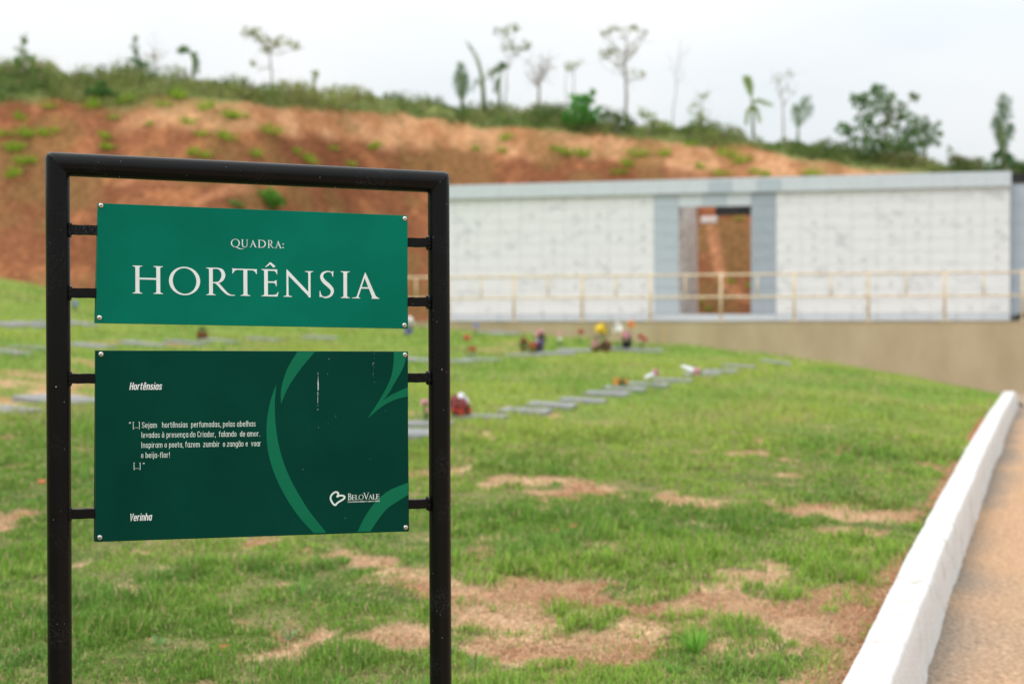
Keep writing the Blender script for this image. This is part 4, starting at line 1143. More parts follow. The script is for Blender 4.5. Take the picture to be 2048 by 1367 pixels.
for i, a in enumerate([
    (-14.58, 41.73, 0.78),
    (-14.84, 42.88, 0.78),
    (-14.09, 43.38, 0.62),
    (-12.83, 43.62, 0.94),
    (-14.34, 42.22, 0.86),
    (-13.93, 42.21, 0.78),
    (-13.58, 42.34, 0.62),
    (-14.54, 41.62, 0.70),
    (-14.13, 41.05, 0.70),
    (-13.91, 41.05, 0.62),
    (-14.13, 40.56, 0.86),
    (-15.13, 42.22, 0.62),
    (-12.08, 42.23, 0.78),
    (-12.09, 43.04, 0.62),
    (-12.04, 43.98, 0.70),
    (-11.89, 44.27, 0.78),
    (-10.49, 44.39, 0.94),
    (-10.69, 43.83, 0.70),
    (-9.45, 43.80, 0.94),
    (-9.78, 43.02, 0.70),
    (-8.72, 43.57, 0.86),
    (-8.36, 43.74, 0.86),
    (-9.29, 42.48, 0.62),
    (-8.55, 42.54, 1.01),
    (-7.56, 43.98, 1.01),
    (-9.32, 41.68, 0.78),
    (-8.98, 41.60, 0.70),
    (-6.41, 44.61, 0.94),
    (-5.82, 46.09, 0.55),
    (-4.69, 47.82, 1.01),
    (-7.72, 42.70, 0.62),
    (-6.76, 44.33, 0.55),
    (-0.15, 48.84, 0.94),
    (-0.32, 48.32, 0.62),
    (1.79, 47.91, 0.94),
    (2.12, 47.77, 1.09),
    (2.45, 47.68, 0.78),
    (4.19, 47.52, 0.94),
    (3.76, 46.96, 0.86),
    (3.54, 46.59, 0.70),
    (5.10, 47.38, 0.78),
    (1.46, 48.13, 0.62),
    (7.09, 47.35, 0.94),
    (7.63, 46.87, 1.01),
    (7.90, 46.24, 0.62),
    (6.16, 46.58, 0.62),
    (6.75, 46.12, 0.70),
    (8.22, 46.00, 0.70),
    (9.73, 46.04, 0.86),
    (-11.96, 41.79, 0.62),
    (-11.79, 41.80, 0.55),
    (-10.91, 42.85, 0.47),
    (-5.28, 46.31, 0.55),
    (-1.26, 48.60, 0.55),
    (5.45, 49.02, 0.78),
    (6.00, 47.94, 0.70),
    (6.41, 41.64, 0.39),
    (6.98, 44.04, 0.47),
    (5.49, 41.02, 0.31),
    (5.64, 40.75, 0.35),
    (6.85, 41.37, 0.31),
]): slope_tuft(*a, i)

# ------------------------------------------------------------------ trees and shrubs on the crest
def branch_path(p0, p1, k=5, sag=0.06):
    p0, p1 = Vector(p0), Vector(p1); L_ = (p1 - p0).length
    out = []
    for i in range(k + 1):
        t = i / k
        out.append(p0.lerp(p1, t) + Vector((random.gauss(0, 1), random.gauss(0, 1), random.gauss(0, 0.5))) * sag * L_ * math.sin(math.pi * t) * 0.5)
    return out
def plant(name, label, cat, x, y, trunks=(), limbs=(), clusters=(), c1=(0.06, 0.12, 0.03), c2=(0.15, 0.2, 0.05), leaf=0.14, aspect=0.42, bark='bark', group='trees and shrubs along the crest', r0=0.05, twigs=0, base=0.0, dens=1.25):
    """x, z in the vertical plane of the plant, metres; clusters are (x, z, rx, rz, leaf count)"""
    o = empty(name, (x, y, float(hill_z(x, y)) - 0.06 + base))
    tag(o, label, cat, group)
    if trunks:
        g = MB()
        for pts in trunks:
            P_ = []
            for (a, c) in zip(pts[:-1], pts[1:]): P_ += branch_path((a[0], 0, a[1]), (c[0], random.uniform(-0.05, 0.05), c[1]), 3, 0.04)[:-1]
            P_.append(Vector((pts[-1][0], 0, pts[-1][1])))
            n = len(P_); g.tube(P_, [r0 * (1 - 0.62 * i / (n - 1)) for i in range(n)], 8)
        g.build('trunk', M[bark], o, smooth=True)
    if limbs or twigs:
        g = MB(); tips = []
        for (ax, az, bx, bz) in limbs:
            pth = branch_path((ax, 0, az), (bx, random.uniform(-0.35, 0.35), bz), 5, 0.12)
            g.tube(pth, [r0 * (0.5 - 0.38 * i / 5) for i in range(6)], 6, False); tips.append(pth)
        for i in range(twigs):
            pth = random.choice(tips); s = pth[random.randint(1, 4)]; e = s + Vector((random.gauss(0, 0.3), random.gauss(0, 0.3), random.gauss(0.12, 0.25)))
            g.tube(branch_path(s, e, 3, 0.1), [r0 * 0.16, r0 * 0.12, r0 * 0.09, r0 * 0.05], 4, False)
        g.build('limbs', M[bark], o, smooth=True)
    if clusters:
        vs, fs, cs, of = [], [], [], 0
        for (cx, cz, rx, rz, n) in clusters:
            n = int(n)
            d = rng.normal(size=(n, 3)); d /= np.linalg.norm(d, axis=1)[:, None]
            d *= (rng.random(n) ** 0.45)[:, None]
            clump = fbm(d[:, 0] * 2.2 + cx, d[:, 2] * 2.2 + cz, 151 + int(abs(cx) * 10), 3)
            k = rng.random(n) < (sm(clump, 0.30, 0.58) * 0.88 + 0.06) * dens
            d = d[k]; n = len(d)
            p = np.stack([cx + d[:, 0] * rx, d[:, 1] * rx * 0.8, cz + d[:, 2] * rz], -1)
            col = mixc(c1, c2, rng.random(n)) * (1.3 + 1.0 * rng.random(n))[:, None]
            v, f, c = leaf_quads(p, leaf * 0.9 * (0.6 + 0.8 * rng.random(n)), rng, col, aspect)
            vs.append(v); fs.append(f[0] + of); cs.append(c); of += len(v)
        np_mesh('crown', np.concatenate(vs), np.concatenate(fs), M['leaf'], o, np.concatenate(cs))
    return o
def frond_plant(name, label, cat, x, y, trunk, fronds, c1, c2, leaflet=0.35, w=0.05, group='palms along the crest', r0=0.06):
    """fronds: list of (points in x,z) arcs carrying leaflets"""
    o = empty(name, (x, y, float(hill_z(x, y)) - 0.06)); tag(o, label, cat, group)
    if trunk:
        g = MB(); g.tube([(a, 0, c) for a, c in trunk], [r0 * (1 - 0.5 * i / max(1, len(trunk) - 1)) for i in range(len(trunk))], 8); g.build('trunk', M['stem'], o, smooth=True)
    for fr in fronds:
        pts = [Vector((a, random.uniform(-0.08, 0.08), c)) for a, c in fr]
        dense = []
        for a, c in zip(pts[:-1], pts[1:]): dense += [a.lerp(c, t) for t in np.linspace(0, 1, 9)[:-1]]
        dense.append(pts[-1])
        vs, fs, cs = [], [], []
        n = len(dense)
        for i in range(1, n):
            t = i / n; tan = (dense[i] - dense[i - 1]).normalized()
            l = leaflet * (0.35 + 1.5 * t * (1 - t) * 1.6)
            for sgn in (-1, 1):
                side = Vector((tan.z * sgn, random.uniform(-0.9, 0.9), -tan.x * sgn)).normalized()
                d = (side + tan * 0.7 + Vector((0, 0, -0.35))).normalized()
                b0 = len(vs); p = dense[i]
                e = tan * w * 0.26
                mid = p + d * l * 0.5; tip = p + d * l + Vector((0, 0, -l * 0.25))
                vs += [p - e, p + e, mid + e, mid - e, tip]; fs += [(b0, b0 + 1, b0 + 2, b0 + 3), (b0 + 3, b0 + 2, b0 + 4, b0 + 4)]
                k = random.random(); cs += [[1.7 * (c1[j] * (1 - k) + c2[j] * k) for j in range(3)]] * 5
        quads_ = np.array([f for f in fs if len(set(f)) == 4]); tris_ = np.array([f[:3] for f in fs if len(set(f)) == 3])
        fo = np_mesh('frond', np.array([tuple(v) for v in vs]), [quads_, tris_], M['leaf'], o, np.array(cs))
        g = MB(); g.tube(dense[::3] + [dense[-1]], 0.012, 5); g.build('rib', M['stem'], fo)
    return o
plant('sapling', 'leafy sapling at the left end of the crest', 'sapling', -15.65, 45.48, trunks=[[(0.0, 0.06), (0.02, 0.7), (0.03, 1.4)]], clusters=[(0.05, 1.26, 0.14, 0.22, 80), (-0.02, 0.89, 0.27, 0.24, 110), (-0.14, 0.57, 0.32, 0.19, 110), (0.27, 0.67, 0.19, 0.16, 60)], r0=0.03, c1=(0.06, 0.13, 0.03), c2=(0.14, 0.21, 0.05))
plant('sapling', 'slender dark sapling on the crest left of the arching plant', 'sapling', -11.98, 45.30, trunks=[[(0.0, 0.24), (-0.02, 0.87), (-0.03, 1.59)]], clusters=[(0.0, 0.75, 0.29, 0.22, 150), (-0.03, 1.11, 0.16, 0.25, 80), (-0.03, 1.45, 0.1, 0.14, 30), (0.21, 0.59, 0.22, 0.16, 70)], r0=0.03, c1=(0.035, 0.085, 0.025), c2=(0.08, 0.15, 0.04))
plant('bare_shrub', 'leafless grey twiggy shrub beside the slender dark sapling', 'shrub', -11.34, 45.30, trunks=[[(0.0, 0.4), (-0.02, 0.88)]], limbs=[(-0.02, 0.72, -0.19, 1.36), (-0.02, 0.8, 0.1, 1.65), (-0.02, 0.69, 0.29, 1.12)], clusters=[(-0.06, 0.88, 0.35, 0.25, 30)], twigs=20, r0=0.02, c1=(0.13, 0.12, 0.06), c2=(0.22, 0.19, 0.1))
frond_plant('arching_plant', 'plant with arching leaf crown on the crest left of the umbrella tree', 'plant', -10.18, 45.30, [(0.02, 0.3), (0.05, 0.77), (-0.08, 1.09)], [[(-0.08, 1.09), (-0.27, 1.22), (-0.48, 1.16)], [(-0.05, 1.09), (0.11, 1.03), (0.19, 0.69)], [(-0.02, 0.93), (0.14, 0.77), (0.18, 0.42)], [(-0.08, 1.09), (-0.16, 1.19), (-0.37, 1.23)]], c1=(0.05, 0.11, 0.04), c2=(0.1, 0.16, 0.06), leaflet=0.22, w=0.06, group='palms along the crest')
plant('umbrella_tree', 'thin trunked tree with a flat one sided umbrella crown', 'tree', -7.85, 46.16, trunks=[[(0.02, 0.34), (0.03, 0.99), (-0.03, 1.51)]], limbs=[(0.0, 1.31, -0.57, 2.09), (-0.02, 1.41, 0.32, 1.8), (0.0, 1.38, 0.84, 1.6), (0.02, 1.02, -0.45, 0.82), (-0.03, 1.51, -0.81, 2.06)], clusters=[(-0.75, 2.09, 0.23, 0.23, 90), (-0.49, 2.12, 0.26, 0.21, 90), (-0.24, 1.89, 0.29, 0.19, 100), (0.05, 1.72, 0.36, 0.23, 120), (0.42, 1.83, 0.29, 0.19, 80), (0.81, 1.67, 0.26, 0.21, 60), (-0.52, 1.12, 0.16, 0.23, 55), (-0.16, 1.54, 0.19, 0.15, 40)], twigs=24, r0=0.035, c1=(0.12, 0.14, 0.04), c2=(0.22, 0.22, 0.07))
plant('seedling', 'small round topped seedling right of the umbrella tree', 'sapling', -6.63, 47.64, trunks=[[(0.0, 0.33), (0.0, 0.83)]], clusters=[(0.02, 0.86, 0.17, 0.15, 70), (-0.02, 0.61, 0.12, 0.13, 30)], r0=0.025, c1=(0.13, 0.17, 0.06), c2=(0.22, 0.25, 0.1))
frond_plant('column_palm', 'dark upright leafy column left of the leaning palm', 'palm', -1.79, 50.85, [(0.0, 0.15), (0.0, 1.13), (-0.04, 1.49)], [[(-0.04, 0.42), (-0.11, 1.31), (-0.07, 1.81)], [(0.0, 0.33), (0.07, 1.13), (0.04, 1.74)], [(-0.02, 0.51), (-0.18, 1.04), (-0.16, 1.49)], [(0.02, 0.51), (0.14, 0.95), (0.13, 1.4)]], c1=(0.04, 0.1, 0.045), c2=(0.08, 0.15, 0.06), leaflet=0.26, w=0.08)
frond_plant('leaning_palm', 'tall leaning palm with a bare curved spear leaf', 'palm', -1.00, 50.65, [(0.02, 0.14), (-0.04, 1.03), (-0.11, 1.57), (-0.23, 2.01)], [[(-0.11, 1.57), (-0.28, 2.14), (-0.61, 2.64)], [(-0.07, 1.39), (-0.21, 2.01), (-0.5, 2.49)], [(-0.04, 1.12), (0.21, 1.66), (0.3, 1.21)], [(-0.04, 1.03), (-0.28, 1.3), (-0.41, 0.86)]], c1=(0.08, 0.13, 0.06), c2=(0.14, 0.19, 0.09), leaflet=0.14, w=0.05, r0=0.09)
frond_plant('small_palm', 'small palm with drooping fronds between leaning palm and twin crowned tree', 'palm', -0.43, 50.51, [(-0.02, 0.27), (-0.02, 1.16), (0.02, 1.64)], [[(0.02, 1.64), (0.14, 1.89), (0.21, 1.75)], [(0.0, 1.57), (-0.18, 1.75), (-0.28, 1.43)], [(0.0, 1.43), (-0.11, 1.25), (-0.18, 0.89)], [(0.02, 1.6), (0.07, 1.85), (0.05, 1.96)]], c1=(0.06, 0.11, 0.05), c2=(0.11, 0.16, 0.07), leaflet=0.2, w=0.07)
plant('tall_tree', 'tall sparse tree with a twin tufted crown right of the leaning palm', 'tree', -0.25, 50.91, trunks=[[(-0.02, 0.29), (0.04, 1.46), (0.18, 2.26)]], limbs=[(0.11, 1.9, -0.18, 2.98), (0.18, 2.26, 0.36, 3.16), (0.18, 2.17, 0.75, 2.53), (0.07, 1.72, 0.45, 2.21)], clusters=[(-0.23, 3.1, 0.2, 0.2, 70), (0.0, 3.03, 0.21, 0.21, 70), (0.29, 3.19, 0.27, 0.21, 100), (0.21, 2.62, 0.25, 0.25, 70), (0.45, 2.41, 0.23, 0.2, 80), (0.77, 2.57, 0.21, 0.25, 90), (-0.04, 2.49, 0.18, 0.18, 30)], twigs=24, r0=0.03, c1=(0.09, 0.12, 0.04), c2=(0.19, 0.19, 0.07))
plant('bare_tree', 'nearly leafless tree with fine grey twigs in the middle of the crest', 'tree', 0.95, 50.16, trunks=[[(-0.02, 0.33), (0.0, 1.13), (0.04, 1.65)]], limbs=[(0.0, 1.21, -0.41, 2.18), (0.02, 1.48, 0.12, 2.36), (0.0, 1.21, 0.56, 1.92), (0.0, 1.04, -0.49, 1.65), (0.02, 1.39, 0.39, 2.18)], clusters=[(0.04, 1.74, 0.6, 0.49, 60)], twigs=60, r0=0.06, leaf=0.09, c1=(0.13, 0.12, 0.06), c2=(0.22, 0.19, 0.1))
plant('thin_tree', 'thin stemmed small tree with a single leafy head', 'tree', 2.14, 49.86, trunks=[[(0.0, 0.29), (0.02, 1.25), (0.0, 1.95)], [(-0.25, 0.29), (-0.23, 1.78)]], limbs=[(0.02, 1.6, -0.23, 1.95), (0.0, 1.78, 0.25, 2.13)], clusters=[(-0.02, 1.99, 0.26, 0.16, 70), (-0.21, 1.92, 0.14, 0.14, 30), (0.25, 2.16, 0.18, 0.14, 20)], twigs=8, r0=0.025, c1=(0.13, 0.17, 0.06), c2=(0.22, 0.25, 0.1))
plant('crest_tree', 'tallest pale trunked tree with sparse layered foliage', 'tree', 3.93, 49.40, trunks=[[(0.02, 0.28), (0.03, 1.41), (0.0, 2.45), (0.07, 3.14)]], limbs=[(0.02, 1.75, -0.78, 2.62), (0.0, 2.45, -0.78, 3.23), (0.0, 2.28, 0.69, 3.14), (0.03, 1.58, 0.61, 1.84), (0.07, 2.97, -0.17, 3.49), (0.03, 2.62, 0.73, 3.32)], clusters=[(-0.69, 3.23, 0.23, 0.19, 90), (-0.43, 3.4, 0.28, 0.16, 60), (0.35, 3.46, 0.28, 0.17, 60), (0.64, 3.25, 0.17, 0.16, 30), (-0.49, 2.62, 0.45, 0.17, 130), (-0.76, 2.48, 0.17, 0.21, 50), (0.09, 3.32, 0.28, 0.17, 40), (0.26, 2.71, 0.28, 0.21, 40), (0.52, 1.84, 0.24, 0.21, 50), (0.21, 1.96, 0.17, 0.17, 30), (-0.09, 2.36, 0.21, 0.28, 50)], twigs=40, r0=0.06, c1=(0.11, 0.13, 0.05), c2=(0.22, 0.22, 0.09))
plant('faint_tree', 'faint leafless sapling right of the tallest tree', 'tree', 5.70, 49.40, trunks=[[(-0.12, 0.21), (0.0, 1.94), (0.17, 3.25)]], limbs=[(0.0, 1.94, -0.3, 2.81), (0.07, 2.47, 0.45, 3.07), (-0.03, 1.6, 0.35, 2.29)], twigs=24, r0=0.018, c1=(0.13, 0.12, 0.06), c2=(0.22, 0.19, 0.1))
plant('green_bush', 'large bright green bush on the crest below the tallest tree', 'bush', 2.44, 49.15, trunks=[[(0.0, 0.12), (0.0, 0.81)]], clusters=[(-0.09, 0.81, 0.52, 0.55, 420), (0.17, 1.16, 0.31, 0.28, 180), (-0.43, 0.47, 0.31, 0.31, 140), (0.26, 0.52, 0.41, 0.38, 220), (-0.26, 1.16, 0.24, 0.24, 80), (0.36, 1.38, 0.14, 0.17, 50), (-0.6, 0.64, 0.17, 0.21, 60), (0.52, 0.81, 0.21, 0.17, 70)], leaf=0.2, dens=1.25, r0=0.05, c1=(0.045, 0.15, 0.025), c2=(0.1, 0.27, 0.045))
plant('dark_bush', 'dark round bush just right of the bright green bush', 'bush', 3.62, 48.85, trunks=[[(0.0, 0.07), (0.0, 0.45)]], clusters=[(0.0, 0.58, 0.52, 0.38, 380), (-0.34, 0.71, 0.31, 0.27, 140), (0.34, 0.45, 0.31, 0.27, 140)], leaf=0.15, r0=0.05, c1=(0.035, 0.075, 0.02), c2=(0.09, 0.13, 0.035))
plant('yellow_bush', 'yellowish loose bush right of the dark round bush', 'bush', 4.73, 48.75, trunks=[[(0.0, 0.08), (0.0, 0.42)]], clusters=[(0.0, 0.59, 0.38, 0.41, 200), (0.43, 0.34, 0.41, 0.34, 220), (-0.26, 0.82, 0.21, 0.21, 60)], leaf=0.15, r0=0.04, c1=(0.13, 0.17, 0.06), c2=(0.22, 0.25, 0.1))
plant('low_shrub', 'loose shrub with a few high twigs right of the yellowish bush', 'shrub', 6.53, 48.74, trunks=[[(0.0, 0.3), (-0.02, 1.07)]], limbs=[(-0.02, 0.9, -0.34, 1.24), (-0.02, 0.99, 0.12, 1.5)], clusters=[(0.05, 1.38, 0.21, 0.15, 40), (-0.34, 1.07, 0.24, 0.21, 40), (-0.09, 0.68, 0.48, 0.24, 150)], twigs=14, r0=0.025, c1=(0.13, 0.17, 0.06), c2=(0.22, 0.25, 0.1))
frond_plant('young_palm', 'young palm with one bright upright spear on the right crest', 'palm', 8.17, 48.32, [(0.03, 0.24), (0.0, 1.26), (-0.05, 1.69)], [[(-0.05, 1.6), (-0.12, 2.03), (-0.25, 2.32)], [(-0.03, 1.6), (-0.08, 1.98), (-0.15, 2.28)], [(-0.02, 1.43), (0.25, 1.52), (0.68, 1.35)], [(-0.02, 1.35), (0.17, 1.18), (0.25, 0.75)], [(-0.02, 1.35), (-0.17, 1.09), (-0.22, 0.67)]], c1=(0.1, 0.17, 0.03), c2=(0.18, 0.25, 0.05), leaflet=0.2, w=0.07, r0=0.05)
plant('pale_tree', 'pale thin tree between young palm and drooping palm', 'tree', 9.19, 48.24, trunks=[[(0.02, 0.2), (0.0, 1.22), (-0.07, 1.98)]], limbs=[(-0.03, 1.64, -0.36, 2.49), (-0.05, 1.81, 0.32, 2.49), (-0.05, 1.9, -0.1, 2.58), (-0.02, 1.39, 0.41, 1.9)], clusters=[(-0.19, 2.32, 0.27, 0.2, 40), (0.27, 2.58, 0.15, 0.14, 24), (0.29, 1.93, 0.2, 0.17, 40), (-0.02, 2.44, 0.24, 0.17, 26)], twigs=24, r0=0.035, leaf=0.11, c1=(0.16, 0.16, 0.1), c2=(0.26, 0.25, 0.16))
frond_plant('drooping_palm', 'small palm with leaning fronds right of the pale thin tree', 'palm', 9.63, 47.95, [(0.0, 0.18), (0.02, 0.77)], [[(0.02, 0.77), (0.12, 1.36), (0.42, 1.81)], [(0.02, 0.77), (0.05, 1.36), (0.25, 1.78)], [(0.02, 0.68), (-0.12, 1.19), (-0.08, 1.52)], [(0.03, 0.77), (0.29, 1.19), (0.49, 1.52)]], c1=(0.06, 0.12, 0.05), c2=(0.11, 0.17, 0.08), leaflet=0.24, w=0.06)
plant('big_shrub_tree', 'largest dense dark green shrub tree on the right crest', 'tree', 12.33, 47.00, trunks=[[(0.0, 0.09), (0.02, 0.88), (0.03, 1.71)]], limbs=[(0.0, 0.88, -0.83, 1.87), (0.02, 1.21, -0.17, 2.37), (0.02, 1.21, 0.74, 1.95), (0.0, 0.71, -1.32, 1.04), (0.0, 0.71, 1.16, 1.21), (0.02, 1.37, 0.99, 2.2)], clusters=[(-0.21, 2.4, 0.28, 0.26, 130), (-0.58, 2.04, 0.56, 0.33, 260), (0.08, 1.95, 0.53, 0.4, 260), (-0.91, 2.17, 0.33, 0.2, 90), (-0.41, 1.37, 0.66, 0.4, 330), (0.5, 1.46, 0.56, 0.43, 280), (-1.32, 1.13, 0.36, 0.26, 140), (0.99, 1.01, 0.46, 0.4, 240), (0.0, 0.63, 0.99, 0.43, 520), (-0.74, 0.63, 0.66, 0.36, 300), (0.83, 0.55, 0.59, 0.3, 260), (0.96, 2.2, 0.15, 0.23, 50), (1.24, 1.37, 0.26, 0.23, 80)], twigs=40, leaf=0.19, r0=0.07, dens=2.1, c1=(0.045, 0.1, 0.035), c2=(0.115, 0.185, 0.065))
frond_plant('side_palm', 'small palm leaning right at the edge of the largest shrub tree', 'palm', 13.66, 46.93, [(-0.03, 0.05), (0.0, 0.71)], [[(0.0, 0.71), (0.16, 1.21), (0.46, 1.45)], [(0.0, 0.71), (0.3, 1.09), (0.56, 1.09)], [(0.0, 0.71), (-0.03, 1.21), (0.1, 1.45)], [(0.0, 0.63), (0.23, 0.88), (0.46, 0.71)]], c1=(0.06, 0.12, 0.05), c2=(0.11, 0.17, 0.08), leaflet=0.22, w=0.07)
plant('brown_bush', 'brownish low bush near the right end of the crest', 'bush', 14.78, 46.65, trunks=[[(0.0, -0.11), (0.0, 0.22)]], clusters=[(-0.16, 0.38, 0.39, 0.23, 200), (0.33, 0.26, 0.49, 0.23, 220), (-0.41, 0.66, 0.13, 0.2, 30)], leaf=0.15, r0=0.04, c1=(0.07, 0.085, 0.035), c2=(0.14, 0.14, 0.06))
frond_plant('dark_palm', 'tall dark palm column at the right end of the crest', 'palm', 15.98, 46.34, [(0.02, 0.04), (0.02, 1.1), (-0.03, 1.76)], [[(-0.03, 0.78), (-0.11, 1.76), (0.08, 2.57)], [(-0.02, 0.78), (0.11, 1.84), (0.24, 2.54)], [(-0.02, 0.94), (-0.15, 1.43), (-0.21, 1.92)], [(0.0, 0.78), (0.18, 1.27), (0.31, 1.67)], [(0.0, 0.61), (-0.18, 0.78), (-0.28, 0.45)], [(0.0, 0.61), (0.18, 0.78), (0.28, 0.45)], [(-0.03, 1.1), (-0.05, 2.0), (0.02, 2.65)]], c1=(0.03, 0.075, 0.03), c2=(0.06, 0.12, 0.05), leaflet=0.3, w=0.09, r0=0.09)
plant('right_bush', 'dark leafy bush at the right picture edge of the crest', 'bush', 16.36, 46.25, trunks=[[(0.0, -0.1), (0.0, 0.22)]], clusters=[(-0.08, 0.38, 0.39, 0.26, 220), (0.33, 0.22, 0.42, 0.29, 240), (-0.73, 0.3, 0.33, 0.2, 140)], leaf=0.16, r0=0.04, c1=(0.035, 0.085, 0.025), c2=(0.08, 0.15, 0.04))
plant('slope_shrub', 'dark green spreading shrub at the top left of the red slope', 'shrub', -12.80, 44.17, trunks=[[(0, -0.05), (0.02, 0.25)]], clusters=[(0.0, 0.25, 0.53, 0.2, 330), (0.03, 0.47, 0.19, 0.16, 60), (-0.37, 0.16, 0.22, 0.12, 80), (0.4, 0.16, 0.22, 0.12, 80)], r0=0.03, group='shrubs on the red slope', leaf=0.16, c1=(0.025, 0.075, 0.02), c2=(0.06, 0.13, 0.03))
plant('slope_shrub', 'bright green shrub on the slope seen below the black crossbar', 'shrub', -7.08, 41.61, trunks=[[(0, -0.05), (0.02, 0.38)]], clusters=[(0.0, 0.38, 0.38, 0.35, 420), (-0.32, 0.15, 0.18, 0.15, 90), (0.32, 0.2, 0.18, 0.18, 90)], r0=0.03, group='shrubs on the red slope', leaf=0.16, c1=(0.045, 0.14, 0.02), c2=(0.1, 0.22, 0.035))
plant('slope_shrub', 'low green shrub left of the bright one below the black crossbar', 'shrub', -7.87, 40.41, trunks=[[(0, -0.05), (0.02, 0.11)]], clusters=[(0.0, 0.11, 0.31, 0.13, 160), (-0.31, 0.09, 0.17, 0.1, 60)], r0=0.03, group='shrubs on the red slope', leaf=0.13, c1=(0.07, 0.14, 0.03), c2=(0.12, 0.2, 0.045))

# ------------------------------------------------------------------ the notice board in front
SZ = -1.24
board = empty('notice_board', (-0.97469, 3.05, SZ), math.atan2(0.28581902, 0.95828362))
tag(board, 'black pipe framed notice board with two green panels standing on the lawn', 'notice board')
PR_ = 0.0252
TL_, TR_ = 0.3506, 0.3362
SPAN = 0.8397
def SP(s, t, n=0.0): return (s, n, t - SZ)
NSEG = 32
for side in (0, 1):
    s0, tc_ = (0.0, TL_) if side == 0 else (SPAN, TR_)
    rows = []
    for k in range(15):
        row = []
        for i in range(NSEG + 1):
            a = 2 * math.pi * i / NSEG; ds, dn = PR_ * math.cos(a), PR_ * math.sin(a)
            o_ = -ds if side == 0 else ds
            top = tc_ + o_ * (1 - 0.16 * max(0.0, o_ / PR_) ** 2)
            t = -1.55 + (tc_ + o_ - 0.012 + 1.55) * k / 13 if k < 14 else top
            if k == 14: ds *= 1 - 0.16 * max(0.0, o_ / PR_) ** 2
            row.append(SP(s0 + ds + 0.0045 * (tc_ - t), t, dn))
        rows.append(row)
    g = MB(); g.grid(rows); g.build('post', M['paint'], board, smooth=True)
rows = []
for k in range(12):
    row = []
    for i in range(NSEG + 1):
        a = 2 * math.pi * i / NSEG; dt, dn = PR_ * math.cos(a), PR_ * math.sin(a)
        o_ = 1 - 0.16 * max(0.0, dt / PR_) ** 2
        dt2 = dt * o_ if k in (0, 11) else dt
        s = -dt * o_ if k == 0 else (SPAN + dt * o_ if k == 11 else (-dt + 0.012) + (SPAN + 2 * dt - 0.024) * (k - 1) / 9)
        row.append(SP(s, TL_ + (TR_ - TL_) * (s / SPAN) + dt2, dn))
    rows.append(row)
g = MB(); g.grid(rows); g.build('crossbar', M['paint'], board, smooth=True)
# ground weld along each mitre
for s0, tc_, sg in ((0.0, TL_, -1), (SPAN, TR_, 1)):
    g = MB(); pts = []
    for i in range(25):
        a = 2 * math.pi * i / 24; ds = PR_ * math.cos(a); ds *= 1 - 0.17 * max(0.0, sg * ds / PR_) ** 2
        pts.append(SP(s0 + ds, tc_ + sg * ds, PR_ * math.sin(a)))
    g.tube([p for p in pts], 0.0011, 6, False); g.build('weld', M['paint'], board, smooth=True)

BL_T = [0.2096, 0.0742, -0.1096, -0.3999]
BR_T = [0.1951, 0.0589, -0.1154, -0.4051]
for s_in, s_out, ts_, sg in ((0.022, 0.0835, BL_T, 1), (SPAN - 0.0225, 0.752, BR_T, -1)):
    for t in ts_:
        g = MB()
        a, c = min(s_in, s_out + sg * 0.02), max(s_in, s_out + sg * 0.02)
        tb = t + 0.0003
        nx_ = 8; rows = []
        prof = [(-0.0105, -0.009), (-0.0105, 0.009), (-0.009, 0.0105), (0.009, 0.0105), (0.0105, 0.009), (0.0105, -0.009), (0.009, -0.0105), (-0.009, -0.0105), (-0.0105, -0.009)]
        for i in range(nx_ + 1):
            s = a + (c - a) * i / nx_
            rows.append([SP(s, tb + dt + 0.0003 * math.sin(i * 2.1), dn - 0.0015) for (dt, dn) in prof])
        g.grid(rows)
        # lumpy weld bead where the arm meets the post
        edge = PR_ if sg > 0 else SPAN - PR_
        pts, rad = [], []
        for i in range(29):
            an = 2 * math.pi * i / 28
            dt = 0.0125 * max(-1, min(1, 1.35 * math.sin(an))); dn = 0.0115 * max(-1, min(1, 1.35 * math.cos(an)))
            pts.append(SP(edge + sg * (0.001 - 0.9 * (PR_ - math.sqrt(max(1e-9, PR_ ** 2 - dn ** 2)))), t + dt, dn - 0.001)); rad.append(0.0030 + 0.0016 * random.random())
        g.tube(pts, rad, 6, False)
        g.build('bracket_arm', M['paint'], board, smooth=False)

